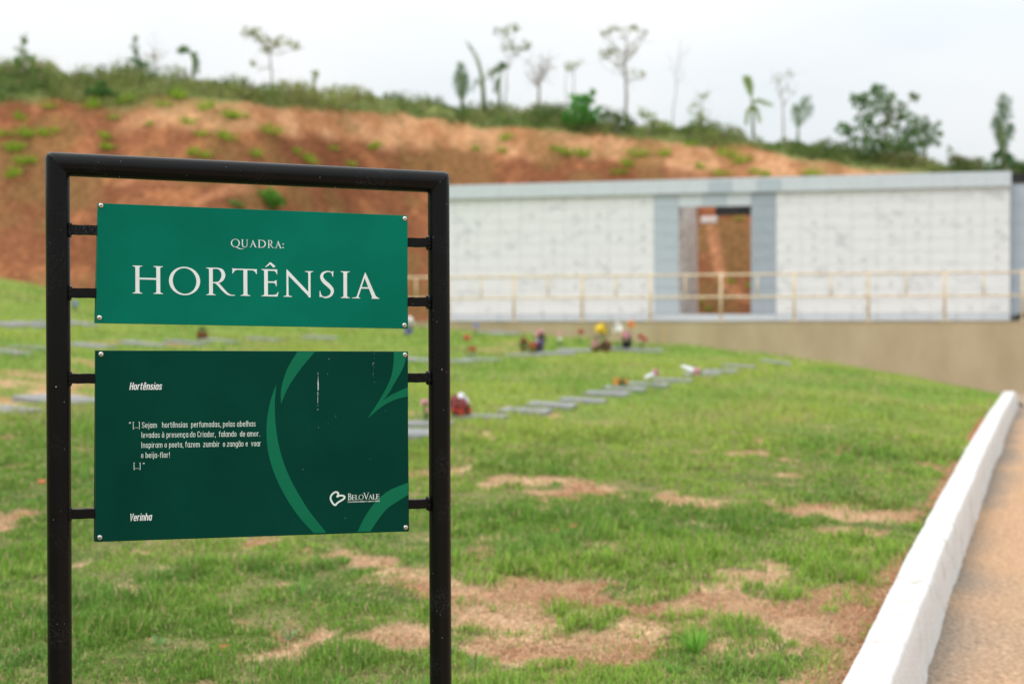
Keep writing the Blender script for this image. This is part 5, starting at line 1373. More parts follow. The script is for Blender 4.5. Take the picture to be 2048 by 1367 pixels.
NF = -0.018
def warp(s, t, k):
    return k * (0.0011 * math.sin(9.0 * s + 1.2) * math.cos(13 * t + 0.5) + 0.0008 * math.sin(17 * s * t + 4 * s))
def panel(label, tl, tr_, bl, br, mat, k, depth=0.016):
    nx_, nz_ = 48, 20
    def pt(a, c):
        s = (tl[0] * (1 - a) + tr_[0] * a) * (1 - c) + (bl[0] * (1 - a) + br[0] * a) * c
        t = (tl[1] * (1 - a) + tr_[1] * a) * (1 - c) + (bl[1] * (1 - a) + br[1] * a) * c
        return s, t
    ctr = pt(0.5, 0.5)
    us = [0.0, 0.0012] + list(np.linspace(0.02, 0.98, nx_)) + [0.9988, 1.0]
    vs_ = [0.0, 0.003] + list(np.linspace(0.03, 0.97, nz_)) + [0.997, 1.0]
    front = []
    for c in vs_:
        row = []
        for a in us:
            s, t = pt(a, c)
            e = 0.0007 if (a in (0.0, 1.0) or c in (0.0, 1.0)) else 0.0
            row.append(SP(s, t, NF + e + warp(s, t, k)))
        front.append(row)
    g = MB(); g.grid([r[::-1] for r in front][::1])
    nv, nu = len(vs_), len(us)
    ring = [(0, j) for j in range(nu)] + [(i, nu - 1) for i in range(1, nv)] + [(nv - 1, j) for j in range(nu - 2, -1, -1)] + [(i, 0) for i in range(nv - 2, -1, -1)]
    r0_ = [front[i][j] for i, j in ring]
    def back(p, i, j):
        out = 0.004 * (1 if j == 0 else (-1 if j == nu - 1 else 0)) * (0.3 + 0.9 * i / nv)
        return (p[0] - out, NF + depth, p[2])
    r1_ = [back(front[i][j], i, j) for i, j in ring]
    g.grid([r0_, r1_])
    g.add([(r1_[0][0], NF + depth - 0.002, r1_[0][2]), (r1_[nu - 1][0], NF + depth - 0.002, r1_[nu - 1][2]), (r1_[nu + nv - 2][0], NF + depth - 0.002, r1_[nu + nv - 2][2]), (r1_[2 * nu + nv - 3][0], NF + depth - 0.002, r1_[2 * nu + nv - 3][2])], [(0, 1, 2, 3)])
    o = g.build('panel', mat, board)
    o['label'] = label
    return o

# --- lettering: serif capitals drawn as overlapping strokes, unit = cap height
def bez(p0, p1, p2, n=6): return [((1 - t) ** 2 * p0[0] + 2 * t * (1 - t) * p1[0] + t * t * p2[0], (1 - t) ** 2 * p0[1] + 2 * t * (1 - t) * p1[1] + t * t * p2[1]) for t in np.linspace(0, 1, n + 1)]
def catmull(pts, n=8):
    pts = [np.array(p, float) for p in pts]; P_ = [2 * pts[0] - pts[1]] + pts + [2 * pts[-1] - pts[-2]]; out = []
    for i in range(1, len(P_) - 2):
        for t in np.linspace(0, 1, n + 1)[:-1]:
            a, b_, c, d = P_[i - 1:i + 3]
            out.append(0.5 * ((2 * b_) + (-a + c) * t + (2 * a - 5 * b_ + 4 * c - d) * t * t + (-a + 3 * b_ - 3 * c + d) * t ** 3))
    out.append(pts[-1]); return out
def strip(l, r): return ('strip', list(l), list(r))
def vstroke(pts, n=8):
    c = catmull(pts, n); l, r = [], []
    for i in range(len(c)):
        d = c[min(i + 1, len(c) - 1)][:2] - c[max(i - 1, 0)][:2]; d = d / (np.linalg.norm(d) + 1e-9); nn = np.array([-d[1], d[0]]); w = max(c[i][2], 0.004) / 2
        l.append(tuple(c[i][:2] + nn * w)); r.append(tuple(c[i][:2] - nn * w))
    return strip(l, r)
def sstem(xl, xr, y0=0.0, y1=1.0, bl=0.1, br=0.1, tl=0.1, tr=0.1, th=0.022, bk=0.075):
    """stem with bracketed serifs, as a strip from bottom to top"""
    def half(x, ob, ot, sg):
        o = []
        if ob: o += [(x + sg * ob, y0), (x + sg * ob, y0 + th)] + bez((x + sg * ob * 0.8, y0 + th * 1.1), (x, y0 + th * 1.5), (x, y0 + th + bk))
        else: o += [(x, y0), (x, y0 + th)] + [(x, y0 + th + bk * t / 6) for t in range(7)]
        if ot: o += bez((x, y1 - th - bk), (x, y1 - th * 1.5), (x + sg * ot * 0.8, y1 - th * 1.1)) + [(x + sg * ot, y1 - th), (x + sg * ot, y1)]
        else: o += [(x, y1 - th - bk + bk * t / 6) for t in range(7)] + [(x, y1 - th), (x, y1)]
        return o
    return strip(half(xl, bl, tl, -1), half(xr, br, tr, 1))
def ring(cx, cy, rx, ry, ix, iy, rot):
    o, i = [], []
    for k in range(49):
        a = 2 * math.pi * k / 48; o.append((cx + rx * math.cos(a), cy + ry * math.sin(a)))
        x, y = ix * math.cos(a - rot), iy * math.sin(a - rot); i.append((cx + x * math.cos(rot) - y * math.sin(rot), cy + x * math.sin(rot) + y * math.cos(rot)))
    return strip(o, i)
def poly(*p): return ('poly', list(p))
def curve(pts, n=7): return [tuple(q) for q in catmull(pts, n)]
def G_O(): return [ring(0.565, 0.49, 0.565, 0.515, 0.428, 0.468, R(6))]
def G_R(): return [sstem(0.10, 0.235, tr=0), strip(curve([(0.2, 1.0), (0.42, 1.0), (0.60, 0.94), (0.685, 0.75), (0.62, 0.56), (0.46, 0.455), (0.2, 0.43)]), curve([(0.2, 0.955), (0.40, 0.955), (0.50, 0.89), (0.55, 0.74), (0.50, 0.58), (0.41, 0.495), (0.2, 0.475)])),
                   strip(curve([(0.27, 0.46), (0.38, 0.38), (0.56, 0.18), (0.71, 0.05), (0.84, -0.003), (1.03, -0.003)]), curve([(0.42, 0.47), (0.52, 0.37), (0.66, 0.21), (0.78, 0.09), (0.88, 0.035), (1.03, 0.02)]))]
def G_A(): return [poly((0.47, 0.96), (0.155, 0.02), (0.225, 0.02), (0.455, 0.74), (0.51, 0.90)), poly((0.49, 0.99), (0.91, 0.02), (0.755, 0.02), (0.452, 0.80), (0.455, 0.90)),
                   poly((0.28, 0.37), (0.66, 0.37), (0.64, 0.425), (0.30, 0.425)),
                   poly((0, 0), (0.295, 0), (0.295, 0.02), (0.245, 0.035), (0.235, 0.09), (0.18, 0.09), (0.14, 0.04), (0, 0.02)), poly((0.71, 0), (1.01, 0), (1.01, 0.018), (0.945, 0.04), (0.885, 0.1), (0.725, 0.1), (0.755, 0.035), (0.71, 0.02))]
def G_E(top=True): return [sstem(0.09, 0.225, br=0, tr=0), poly((0.2, 1), (0.565, 1), (0.57, 0.82), (0.55, 0.82), (0.525, 0.895), (0.46, 0.945), (0.2, 0.945)),
                   poly((0.2, 0.555), (0.44, 0.555), (0.51, 0.595), (0.545, 0.60), (0.545, 0.375), (0.525, 0.375), (0.50, 0.46), (0.44, 0.50), (0.2, 0.50)),
                   poly((0.2, 0.0), (0.575, 0.0), (0.61, 0.175), (0.592, 0.175), (0.54, 0.09), (0.46, 0.06), (0.2, 0.055))]
GL = {
 'H': (1.10, lambda: [sstem(0.105, 0.25), sstem(0.855, 0.995), poly((0.23, 0.505), (0.87, 0.505), (0.87, 0.57), (0.23, 0.57))]),
 'O': (1.13, G_O), 'R': (1.03, G_R), 'A': (1.01, G_A), 'E': (0.61, G_E),
 'T': (0.88, lambda: [sstem(0.395, 0.535, y1=0.96, tl=0, tr=0), poly((0.0, 0.81), (0.02, 0.81), (0.075, 0.905), (0.15, 0.945), (0.73, 0.945), (0.805, 0.905), (0.86, 0.81), (0.88, 0.81), (0.875, 1.0), (0.85, 0.99), (0.03, 0.99), (0.005, 1.02))]),
 '^E': (0.61, lambda: G_E() + [poly((0.13, 1.085), (0.155, 1.07), (0.315, 1.185), (0.43, 1.065), (0.505, 1.115), (0.335, 1.26), (0.305, 1.26))]),
 'N': (1.10, lambda: [sstem(0.112, 0.185, y1=0.95, bl=0.11, br=0.13, tl=0, tr=0), sstem(0.918, 1.0, y0=0.0, y1=0.97, bl=0, br=0, tl=0.12, tr=0.1), poly((0.115, 1.015), (0.15, 1.0), (0.95, 0.165), (1.0, 0.10), (0.985, -0.025), (0.185, 0.79), (0.112, 0.88))]),
 'S': (0.545, lambda: [vstroke([(0.505, 0.86, 0.015), (0.435, 0.955, 0.035), (0.28, 0.975, 0.05), (0.125, 0.90, 0.085), (0.085, 0.76, 0.118), (0.165, 0.61, 0.14), (0.33, 0.465, 0.145), (0.45, 0.335, 0.13), (0.472, 0.20, 0.11), (0.385, 0.065, 0.08), (0.225, 0.008, 0.055), (0.09, 0.045, 0.035), (0.02, 0.13, 0.015)]),
                       poly((0.52, 1.0), (0.505, 0.79), (0.485, 0.79), (0.455, 0.90), (0.42, 0.96)), poly((0.0, 0.02), (0.005, 0.25), (0.028, 0.25), (0.055, 0.13), (0.11, 0.055), (0.07, 0.02))]),
 'I': (0.335, lambda: [sstem(0.1, 0.235)]),
 'U': (0.86, lambda: [vstroke([(0.155, 0.98, 0.115), (0.155, 0.60, 0.115), (0.16, 0.32, 0.115), (0.21, 0.13, 0.10), (0.33, 0.03, 0.065), (0.48, 0.012, 0.05), (0.62, 0.09, 0.055), (0.69, 0.28, 0.06), (0.70, 0.6, 0.06), (0.70, 0.98, 0.06)]), poly((0.0, 1.0), (0.0, 0.975), (0.31, 0.975), (0.31, 1.0)), poly((0.57, 1.0), (0.57, 0.975), (0.83, 0.975), (0.83, 1.0))]),
 'D': (0.93, lambda: [sstem(0.09, 0.21, br=0, tr=0), strip(curve([(0.18, 1), (0.42, 1), (0.68, 0.93), (0.87, 0.73), (0.92, 0.5), (0.86, 0.25), (0.66, 0.06), (0.40, 0.0), (0.18, 0.0)]), curve([(0.18, 0.95), (0.40, 0.945), (0.60, 0.87), (0.74, 0.69), (0.785, 0.5), (0.735, 0.29), (0.59, 0.12), (0.40, 0.055), (0.18, 0.05)]))]),
 'Q': (1.13, lambda: G_O() + [vstroke([(0.60, 0.03, 0.07), (0.80, -0.07, 0.10), (1.05, -0.19, 0.10), (1.35, -0.24, 0.06), (1.65, -0.16, 0.015)])]),
 'B': (0.70, lambda: [sstem(0.09, 0.22, br=0, tr=0), strip(curve([(0.19, 1), (0.38, 1), (0.54, 0.92), (0.57, 0.77), (0.50, 0.62), (0.36, 0.545), (0.19, 0.54)]), curve([(0.19, 0.95), (0.35, 0.945), (0.42, 0.88), (0.44, 0.76), (0.39, 0.65), (0.30, 0.60), (0.19, 0.595)])),
                      strip(curve([(0.19, 0.56), (0.42, 0.555), (0.61, 0.46), (0.67, 0.29), (0.60, 0.10), (0.42, 0.0), (0.19, 0.0)]), curve([(0.19, 0.51), (0.38, 0.50), (0.49, 0.41), (0.53, 0.28), (0.47, 0.13), (0.36, 0.06), (0.19, 0.05)]))]),
 'L': (0.60, lambda: [sstem(0.09, 0.22, br=0), poly((0.2, 0.0), (0.56, 0.0), (0.60, 0.19), (0.58, 0.19), (0.52, 0.09), (0.44, 0.06), (0.2, 0.055))]),
 'V': (1.0, lambda: [poly((0.09, 0.98), (0.24, 0.98), (0.54, 0.16), (0.52, -0.02), (0.50, -0.02)), poly((0.82, 0.98), (0.89, 0.98), (0.55, 0.02), (0.50, -0.02), (0.50, 0.10)), poly((0, 0.978), (0.33, 0.978), (0.33, 1), (0, 1)), poly((0.70, 0.978), (1.0, 0.978), (1.0, 1), (0.70, 1))]),
 ':': (0.16, lambda: [('poly', [(0.08 + 0.075 * math.cos(a), 0.06 + 0.075 * math.sin(a)) for a in np.linspace(0, 6.283, 13)[:-1]]), ('poly', [(0.08 + 0.075 * math.cos(a), 0.52 + 0.075 * math.sin(a)) for a in np.linspace(0, 6.283, 13)[:-1]])]),
}
class Decal:
    """flat printed or cut-vinyl shapes lying on a panel; every stroke sits a hair above the one before"""
    def __init__(s, k, base=0.0005): s.g = MB(); s.k = k; s.base = base; s.i = 0
    def put(s, shp, f):
        h = NF - s.base - 0.000012 * (s.i % 14); s.i += 1
        def P3(p):
            a, c = f(p); return SP(a, c, h + warp(a, c, s.k))
        if shp[0] == 'strip':
            l, r = shp[1], shp[2]; n = len(l)
            s.g.add([P3(p) for p in l] + [P3(p) for p in r], [(i, i + 1, n + i + 1, n + i) for i in range(n - 1)])
        else:
            pts = shp[1]; tr = tessellate_polygon([[Vector((p[0], p[1], 0)) for p in pts]])
            s.g.add([P3(p) for p in pts], [tuple(t) for t in tr])
    def glyph(s, ch, b):
        """b: left s, left t, right s, right t, cap height"""
        w, fn = GL[ch]
        for shp in fn():
            s.put(shp, lambda p: (b[0] + (b[2] - b[0]) * p[0] / w - 0.0045 * p[1] * b[4], b[1] + (b[3] - b[1]) * p[0] / w + p[1] * b[4]))
    def build(s, name, mat, parent): return s.g.build(name, mat, parent)

# --- narrow rounded sans drawn from centre lines, unit = cap height
A_, B_, LO, HI, RR = 0.065, 0.345, 0.06, 0.665, 0.13
def arc(cx, cy, r, a0, a1, n=5): return [(cx + r * math.cos(R(a0 + (a1 - a0) * i / n)), cy + r * math.sin(R(a0 + (a1 - a0) * i / n))) for i in range(n + 1)]
def rrect(a=A_, b=B_, lo=LO, hi=HI, r=RR):
    p = arc(b - r, hi - r, r, 0, 90) + arc(a + r, hi - r, r, 90, 180) + arc(a + r, lo + r, r, 180, 270) + arc(b - r, lo + r, r, 270, 360); return p + [p[0]]
def s_curve(a, b, lo, hi, r=0.12):
    m = (lo + hi) / 2
    return [(b, hi - r * 1.1)] + arc(b - r, hi - r, r, 20, 90, 4) + arc(a + r, hi - r, r, 90, 180, 4) + [(a + 0.01, m + 0.09), (a + 0.09, m + 0.02), (b - 0.09, m - 0.02), (b - 0.01, m - 0.09)] + arc(b - r, lo + r, r, 0, -90, 4) + arc(a + r, lo + r, r, -90, -200, 5)
ARCH = lambda a, b: [(a, 0.42)] + arc(a + RR, HI - RR, RR, 170, 90, 4) + arc(b - RR, HI - RR, RR, 90, 0) + [(b, 0.0)]
def open_c(hi=HI): return [(B_, hi - 0.19)] + arc(B_ - RR, hi - RR, RR, 0, 90) + arc(A_ + RR, hi - RR, RR, 90, 180) + arc(A_ + RR, LO + RR, RR, 180, 270) + arc(B_ - RR, LO + RR, RR, 270, 360) + [(B_, LO + 0.19)]
E_ = [(A_, 0.37), (B_, 0.37), (B_, HI - RR)] + arc(B_ - RR, HI - RR, RR, 0, 90) + arc(A_ + RR, HI - RR, RR, 90, 180) + arc(A_ + RR, LO + RR, RR, 180, 270) + arc(B_ - RR, LO + RR, RR, 270, 350)
DOT = lambda x, y: [(x, y - 0.055), (x, y + 0.055)]
W0 = 0.41
SG = {
 'a': (W0, [rrect(), [(B_, 0.0), (B_, 0.73)]]), 'o': (W0, [rrect()]), 'd': (W0, [rrect(), [(B_, 0), (B_, 1.0)]]), 'b': (W0, [rrect(), [(A_, 0), (A_, 1.0)]]),
 'p': (W0, [rrect(), [(A_, -0.26), (A_, 0.73)]]), 'g': (W0, [rrect(), [(B_, 0.73), (B_, -0.08)] + arc(B_ - 0.12, -0.08, 0.12, 0, -90, 4)[1:] + [(A_ + 0.02, -0.20)]]),
 'n': (W0, [[(A_, 0), (A_, 0.73)], ARCH(A_, B_)]), 'h': (W0, [[(A_, 0), (A_, 1.0)], ARCH(A_, B_)]), 'm': (0.66, [[(A_, 0), (A_, 0.73)], ARCH(A_, 0.33), ARCH(0.33, 0.595)]),
 'r': (0.30, [[(A_, 0), (A_, 0.73)], [(A_, 0.45)] + arc(A_ + 0.14, 0.53, 0.14, 170, 80, 4) + [(0.28, 0.665)]]), 'u': (W0, [[(B_, 0), (B_, 0.73)], [(A_, 0.73)] + arc(A_ + RR, LO + RR, RR, 180, 270) + arc(B_ - RR, LO + RR, RR, 270, 350)]),
 't': (0.30, [[(0.12, 0.93), (0.12, 0.18)] + arc(0.24, 0.18, 0.12, 180, 260, 4) + [(0.28, 0.06)], [(0.0, 0.675), (0.28, 0.675)]]), 'f': (0.29, [[(0.12, 0), (0.12, 0.82)] + arc(0.24, 0.82, 0.12, 180, 95, 4) + [(0.29, 0.945)], [(0.0, 0.675), (0.27, 0.675)]]),
 'l': (0.15, [[(0.075, 0), (0.075, 1.0)]]), 'i': (0.15, [[(0.075, 0), (0.075, 0.73)], DOT(0.075, 0.92)]), 'j': (0.17, [[(0.10, 0.73), (0.10, -0.12), (0.06, -0.19), (-0.02, -0.20)], DOT(0.10, 0.92)]),
 's': (0.38, [s_curve(0.06, 0.32, LO, HI)]), 'e': (W0, [E_]), 'c': (W0, [open_c()]), 'v': (0.40, [[(0.05, 0.73), (0.20, 0.03), (0.35, 0.73)]]), 'z': (0.36, [[(0.03, 0.67), (0.32, 0.67), (0.04, 0.06), (0.33, 0.06)]]),
 'S': (0.44, [s_curve(0.06, 0.37, 0.06, 0.94, 0.14)]), 'C': (0.43, [open_c(0.94)]), 'I': (0.17, [[(0.085, 0), (0.085, 1.0)]]), 'H': (0.47, [[(0.075, 0), (0.075, 1)], [(0.395, 0), (0.395, 1)], [(0.075, 0.5), (0.395, 0.5)]]), 'V': (0.46, [[(0.05, 1.0), (0.23, 0.03), (0.41, 1.0)]]),
 'M': (0.58, [[(0.07, 0), (0.07, 1), (0.29, 0.35), (0.51, 1), (0.51, 0)]]), 'T': (0.42, [[(0.21, 0), (0.21, 1)], [(0.0, 0.94), (0.42, 0.94)]]), 'E': (0.38, [[(0.36, 0.94), (0.07, 0.94), (0.07, 0.06), (0.36, 0.06)], [(0.07, 0.5), (0.32, 0.5)]]),
 'P': (0.42, [[(0.07, 0), (0.07, 0.94), (0.30, 0.94), (0.36, 0.85), (0.36, 0.56), (0.30, 0.47), (0.07, 0.47)]]), 'A': (0.46, [[(0.03, 0), (0.23, 0.97), (0.43, 0)], [(0.10, 0.3), (0.36, 0.3)]]), 'R': (0.43, [[(0.07, 0), (0.07, 0.94), (0.30, 0.94), (0.36, 0.85), (0.36, 0.58), (0.30, 0.48), (0.07, 0.48)], [(0.22, 0.48), (0.38, 0)]]),
 'Q': (0.45, [rrect(0.065, 0.375, 0.06, 0.94), [(0.25, 0.2), (0.42, -0.05)]]), 'U': (0.44, [[(0.065, 1)] + arc(0.065 + RR, LO + RR, RR, 180, 270) + arc(0.375 - RR, LO + RR, RR, 270, 360) + [(0.375, 1)]]), 'O': (0.44, [rrect(0.065, 0.375, 0.06, 0.94)]),
 ',': (0.16, [[(0.09, 0.11), (0.09, 0.0), (0.04, -0.14)]]), '.': (0.16, [DOT(0.08, 0.06)]), '!': (0.16, [[(0.08, 0.30), (0.08, 1.0)], DOT(0.08, 0.06)]), '-': (0.30, [[(0.03, 0.37), (0.27, 0.37)]]),
 '[': (0.22, [[(0.20, 1.02), (0.07, 1.02), (0.07, -0.14), (0.20, -0.14)]]), ']': (0.22, [[(0.02, 1.02), (0.15, 1.02), (0.15, -0.14), (0.02, -0.14)]]),
 '“': (0.30, [[(0.11, 1.02), (0.06, 0.92), (0.06, 0.80)], [(0.25, 1.02), (0.20, 0.92), (0.20, 0.80)]]), '”': (0.30, [[(0.10, 1.02), (0.10, 0.90), (0.05, 0.80)], [(0.24, 1.02), (0.24, 0.90), (0.19, 0.80)]]),
}
SG['ê'] = (W0, SG['e'][1] + [[(0.08, 0.80), (0.205, 0.95), (0.33, 0.80)]]); SG['à'] = (W0, SG['a'][1] + [[(0.12, 0.98), (0.25, 0.82)]])
SG['ã'] = (W0, SG['a'][1] + [[(0.06, 0.83), (0.13, 0.90), (0.26, 0.83), (0.34, 0.90)]]); SG['ç'] = (W0, SG['c'][1] + [[(0.21, 0.06), (0.24, -0.10), (0.14, -0.19)]])
SG['É'] = (0.38, SG['E'][1] + [[(0.16, 1.08), (0.28, 1.22)]]); SG['Ó'] = (0.44, SG['O'][1] + [[(0.16, 1.08), (0.28, 1.22)]])
def ribbon(pts, w):
    P_ = [np.array(p, float) for p in pts]; Q = [P_[0]]
    for p in P_[1:]:
        if np.linalg.norm(p - Q[-1]) > 1e-4: Q.append(p)
    closed = np.linalg.norm(Q[0] - Q[-1]) < 1e-3
    if closed: Q = Q[:-1]
    n = len(Q); l, r = [], []
    for i in range(n):
        a = Q[i - 1] if (i > 0 or closed) else None; b = Q[(i + 1) % n] if (i < n - 1 or closed) else None
        d0 = (Q[i] - a) / np.linalg.norm(Q[i] - a) if a is not None else None
        d1 = (b - Q[i]) / np.linalg.norm(b - Q[i]) if b is not None else None
        if d0 is None: d0 = d1
        if d1 is None: d1 = d0
        m = d0 + d1
        if np.linalg.norm(m) < 1e-3: m = d0
        m = m / np.linalg.norm(m); nn = np.array([-m[1], m[0]]); k = 1.0 / max(0.45, abs(np.dot(nn, np.array([-d0[1], d0[0]]))))
        l.append(tuple(Q[i] + nn * w / 2 * k)); r.append(tuple(Q[i] - nn * w / 2 * k))
    if closed: l.append(l[0]); r.append(r[0])
    return strip(l, r)
TRK = 0.075
def word(dec, txt, b, w=0.125, slant=0.0):
    """b: left s, left t, right s, right t, cap height"""
    tot = sum(SG[c][0] for c in txt) + TRK * (len(txt) - 1)
    x = 0.0
    for c in txt:
        cw, strokes = SG[c]
        for st in strokes:
            shp = ribbon([(p[0] + slant * p[1], p[1]) for p in st], w)
            dec.put(shp, lambda p, x=x: (b[0] + (b[2] - b[0]) * (x + p[0]) / tot - 0.0045 * p[1] * b[4], b[1] + (b[3] - b[1]) * (x + p[0]) / tot + p[1] * b[4]))
        x += cw + TRK

def screw_at(s, t, parent, k):
    g = MB(); r = 0.0056
    prof = [(r, 0.0), (r * 0.97, 0.0010), (r * 0.80, 0.0022), (r * 0.45, 0.0030), (0.0, 0.0032)]
    n = 18; rows = []
    x, y, z = SP(s, t, NF + warp(s, t, k))
    for (rr_, hh) in prof: rows.append([(x + rr_ * math.cos(2 * math.pi * i / n), y - hh, z + rr_ * math.sin(2 * math.pi * i / n)) for i in range(n + 1)])
    g.grid(rows); o = g.build('screw', M['screw'], parent, smooth=True)
    g = MB(); a = random.random() * 1.5
    for q in (a, a + math.pi / 2):
        ux, uz = math.cos(q), math.sin(q)
        g.add([(x + ux * 0.0021 * i - uz * 0.0006 * j, y - 0.00335, z + uz * 0.0021 * i + ux * 0.0006 * j) for i, j in ((-1, -1), (1, -1), (1, 1), (-1, 1))], [(0, 1, 2, 3)])
        y -= 0.00002
    cr_ = g.build('recess_shade', M['black'], o)  # flat black cross, the slot's shade put in as colour
    # joined so that the screw stays one sub-part
    ms = bpy.data.meshes; me = o.data; me.materials.append(M['black'])
    bm = bmesh.new(); bm.from_mesh(me); n0 = len(bm.faces); bm.from_mesh(cr_.data); bm.faces.ensure_lookup_table()
    for f in bm.faces[n0:]: f.material_index = 1
    bm.to_mesh(me); bm.free(); bpy.data.objects.remove(cr_)

top = panel('bright emerald upper panel reading QUADRA HORTÊNSIA', (0.0833, 0.2676), (0.7625, 0.2560), (0.0802, 0.0097), (0.7625, -0.0023), M['panel_light'], 1.0)
low = panel('dark green lower panel with a verse and a heart emblem', (0.0781, -0.0489), (0.7637, -0.0543), (0.0791, -0.4597), (0.7648, -0.4652), M['panel_dark'], 0.12)
dec = Decal(1.0)
dec.glyph('H', (0.15494, 0.07430, 0.21953, 0.07327, 0.06022))
dec.glyph('O', (0.23182, 0.07307, 0.29852, 0.07201, 0.06019))
dec.glyph('R', (0.31163, 0.07180, 0.37366, 0.07081, 0.06016))
dec.glyph('T', (0.36822, 0.07089, 0.42176, 0.07004, 0.06014))
dec.glyph('^E', (0.43220, 0.06987, 0.46918, 0.06928, 0.06012))
dec.glyph('N', (0.48027, 0.06910, 0.54670, 0.06804, 0.06010))
dec.glyph('S', (0.56076, 0.06782, 0.59384, 0.06729, 0.06008))
dec.glyph('I', (0.60882, 0.06705, 0.62929, 0.06672, 0.06006))
dec.glyph('A', (0.63443, 0.06664, 0.69718, 0.06564, 0.06005))
dec.build('lettering', M['letter'], top)
dec = Decal(1.0)
dec.glyph('Q', (0.36491, 0.17826, 0.38434, 0.17818, 0.01741))
dec.glyph('U', (0.38706, 0.17788, 0.40320, 0.17782, 0.01726))
dec.glyph('A', (0.40520, 0.17799, 0.42140, 0.17793, 0.01655))
dec.glyph('D', (0.42386, 0.17756, 0.44149, 0.17749, 0.01704))
dec.glyph('R', (0.44533, 0.17717, 0.46046, 0.17710, 0.01707))
dec.glyph('A', (0.46092, 0.17677, 0.47673, 0.17670, 0.01682))
dec.glyph(':', (0.47793, 0.17732, 0.48115, 0.17731, 0.01711))
dec.build('lettering', M['letter'], top)
dec = Decal(0.12)
word(dec, '“', (0.14766, -0.21677, 0.15203, -0.21680, 0.01253), 0.086)
word(dec, '[...]', (0.15573, -0.21683, 0.17023, -0.21692, 0.01255), 0.086)
word(dec, 'Sejam', (0.17462, -0.21695, 0.20647, -0.21716, 0.01258), 0.086)
word(dec, 'hortênsias', (0.21701, -0.21723, 0.27177, -0.21758, 0.01264), 0.086)
word(dec, 'perfumadas,', (0.27865, -0.21763, 0.34360, -0.21805, 0.01272), 0.086)
word(dec, 'pelas', (0.34727, -0.21807, 0.37383, -0.21824, 0.01278), 0.086)
word(dec, 'abelhas', (0.37786, -0.21827, 0.41869, -0.21853, 0.01282), 0.086)
word(dec, 'levadas', (0.17343, -0.23827, 0.21242, -0.23864, 0.01258), 0.086)
word(dec, 'à', (0.21667, -0.23868, 0.22178, -0.23873, 0.01261), 0.086)
word(dec, 'presença', (0.22638, -0.23877, 0.27280, -0.23921, 0.01265), 0.086)
word(dec, 'do', (0.27624, -0.23924, 0.28830, -0.23936, 0.01268), 0.086)
word(dec, 'Criador,', (0.29244, -0.23940, 0.33194, -0.23977, 0.01272), 0.086)
word(dec, 'falando', (0.33855, -0.23983, 0.37699, -0.24020, 0.01277), 0.086)
word(dec, 'de', (0.38436, -0.24027, 0.39578, -0.24038, 0.01281), 0.086)
word(dec, 'amor.', (0.39983, -0.24042, 0.42842, -0.24069, 0.01284), 0.086)
word(dec, 'Inspiram', (0.17310, -0.26006, 0.21803, -0.26049, 0.01258), 0.086)
word(dec, 'o', (0.22229, -0.26053, 0.22724, -0.26058, 0.01262), 0.086)
word(dec, 'poeta,', (0.23167, -0.26062, 0.26249, -0.26091, 0.01264), 0.086)
word(dec, 'fazem', (0.26627, -0.26095, 0.29780, -0.26125, 0.01268), 0.086)
word(dec, 'zumbir', (0.30471, -0.26131, 0.34029, -0.26165, 0.01273), 0.086)
word(dec, 'o', (0.34727, -0.26172, 0.35232, -0.26177, 0.01276), 0.086)
word(dec, 'zangão', (0.35634, -0.26181, 0.39226, -0.26215, 0.01279), 0.086)
word(dec, 'e', (0.39666, -0.26219, 0.40159, -0.26224, 0.01282), 0.086)
word(dec, 'voar', (0.40864, -0.26230, 0.43019, -0.26251, 0.01284), 0.086)
word(dec, 'o', (0.17293, -0.28186, 0.17766, -0.28193, 0.01256), 0.086)
word(dec, 'beija-flor!', (0.18222, -0.28199, 0.23372, -0.28274, 0.01260), 0.086)
word(dec, '[...]', (0.15741, -0.30478, 0.17191, -0.30503, 0.01255), 0.086)
word(dec, '”', (0.17614, -0.30510, 0.18036, -0.30517, 0.01256), 0.086)
dec.build('verse_text', M['text'], low)
dec = Decal(0.12)
word(dec, 'Hortênsias', (0.14816, -0.13418, 0.21582, -0.13467, 0.01606), 0.135, 0.17)
dec.build('title_text', M['letter'], low)
dec = Decal(0.12)
word(dec, 'Verinha', (0.14833, -0.41751, 0.19452, -0.41759, 0.01602), 0.135, 0.17)
dec.build('author_text', M['letter'], low)
dec = Decal(0.12, 0.0003)
idf = lambda p: p
dec.put(strip(curve([(0.5112, -0.0530), (0.4884, -0.0921), (0.4752, -0.1358), (0.4745, -0.1698)]), curve([(0.5510, -0.0532), (0.5182, -0.0924), (0.4919, -0.1308), (0.4745, -0.1698)])), idf)
dec.put(strip(curve([(0.4644, -0.1245), (0.4501, -0.1670), (0.4432, -0.2123), (0.4439, -0.2577), (0.4518, -0.2998), (0.4692, -0.3458), (0.4919, -0.3886), (0.5182, -0.4265), (0.5475, -0.4600)]), curve([(0.4644, -0.1245), (0.4612, -0.1671), (0.4626, -0.2126), (0.4692, -0.2583), (0.4832, -0.3077), (0.5042, -0.3539), (0.5323, -0.4023), (0.5535, -0.4313), (0.5758, -0.4601)])), idf)
dec.put(strip(curve([(0.7306, -0.0544), (0.7295, -0.0852), (0.7222, -0.1174), (0.7022, -0.1565), (0.6703, -0.2049)]), curve([(0.7628, -0.0545), (0.7532, -0.0889), (0.7331, -0.1246), (0.7131, -0.1566), (0.6703, -0.2049)])), idf)
dec.put(strip(curve([(0.7635, -0.1357), (0.7386, -0.1462), (0.7076, -0.1644), (0.6703, -0.2049)]), curve([(0.7635, -0.1562), (0.7313, -0.1648), (0.7022, -0.1797), (0.6703, -0.2049)])), idf)
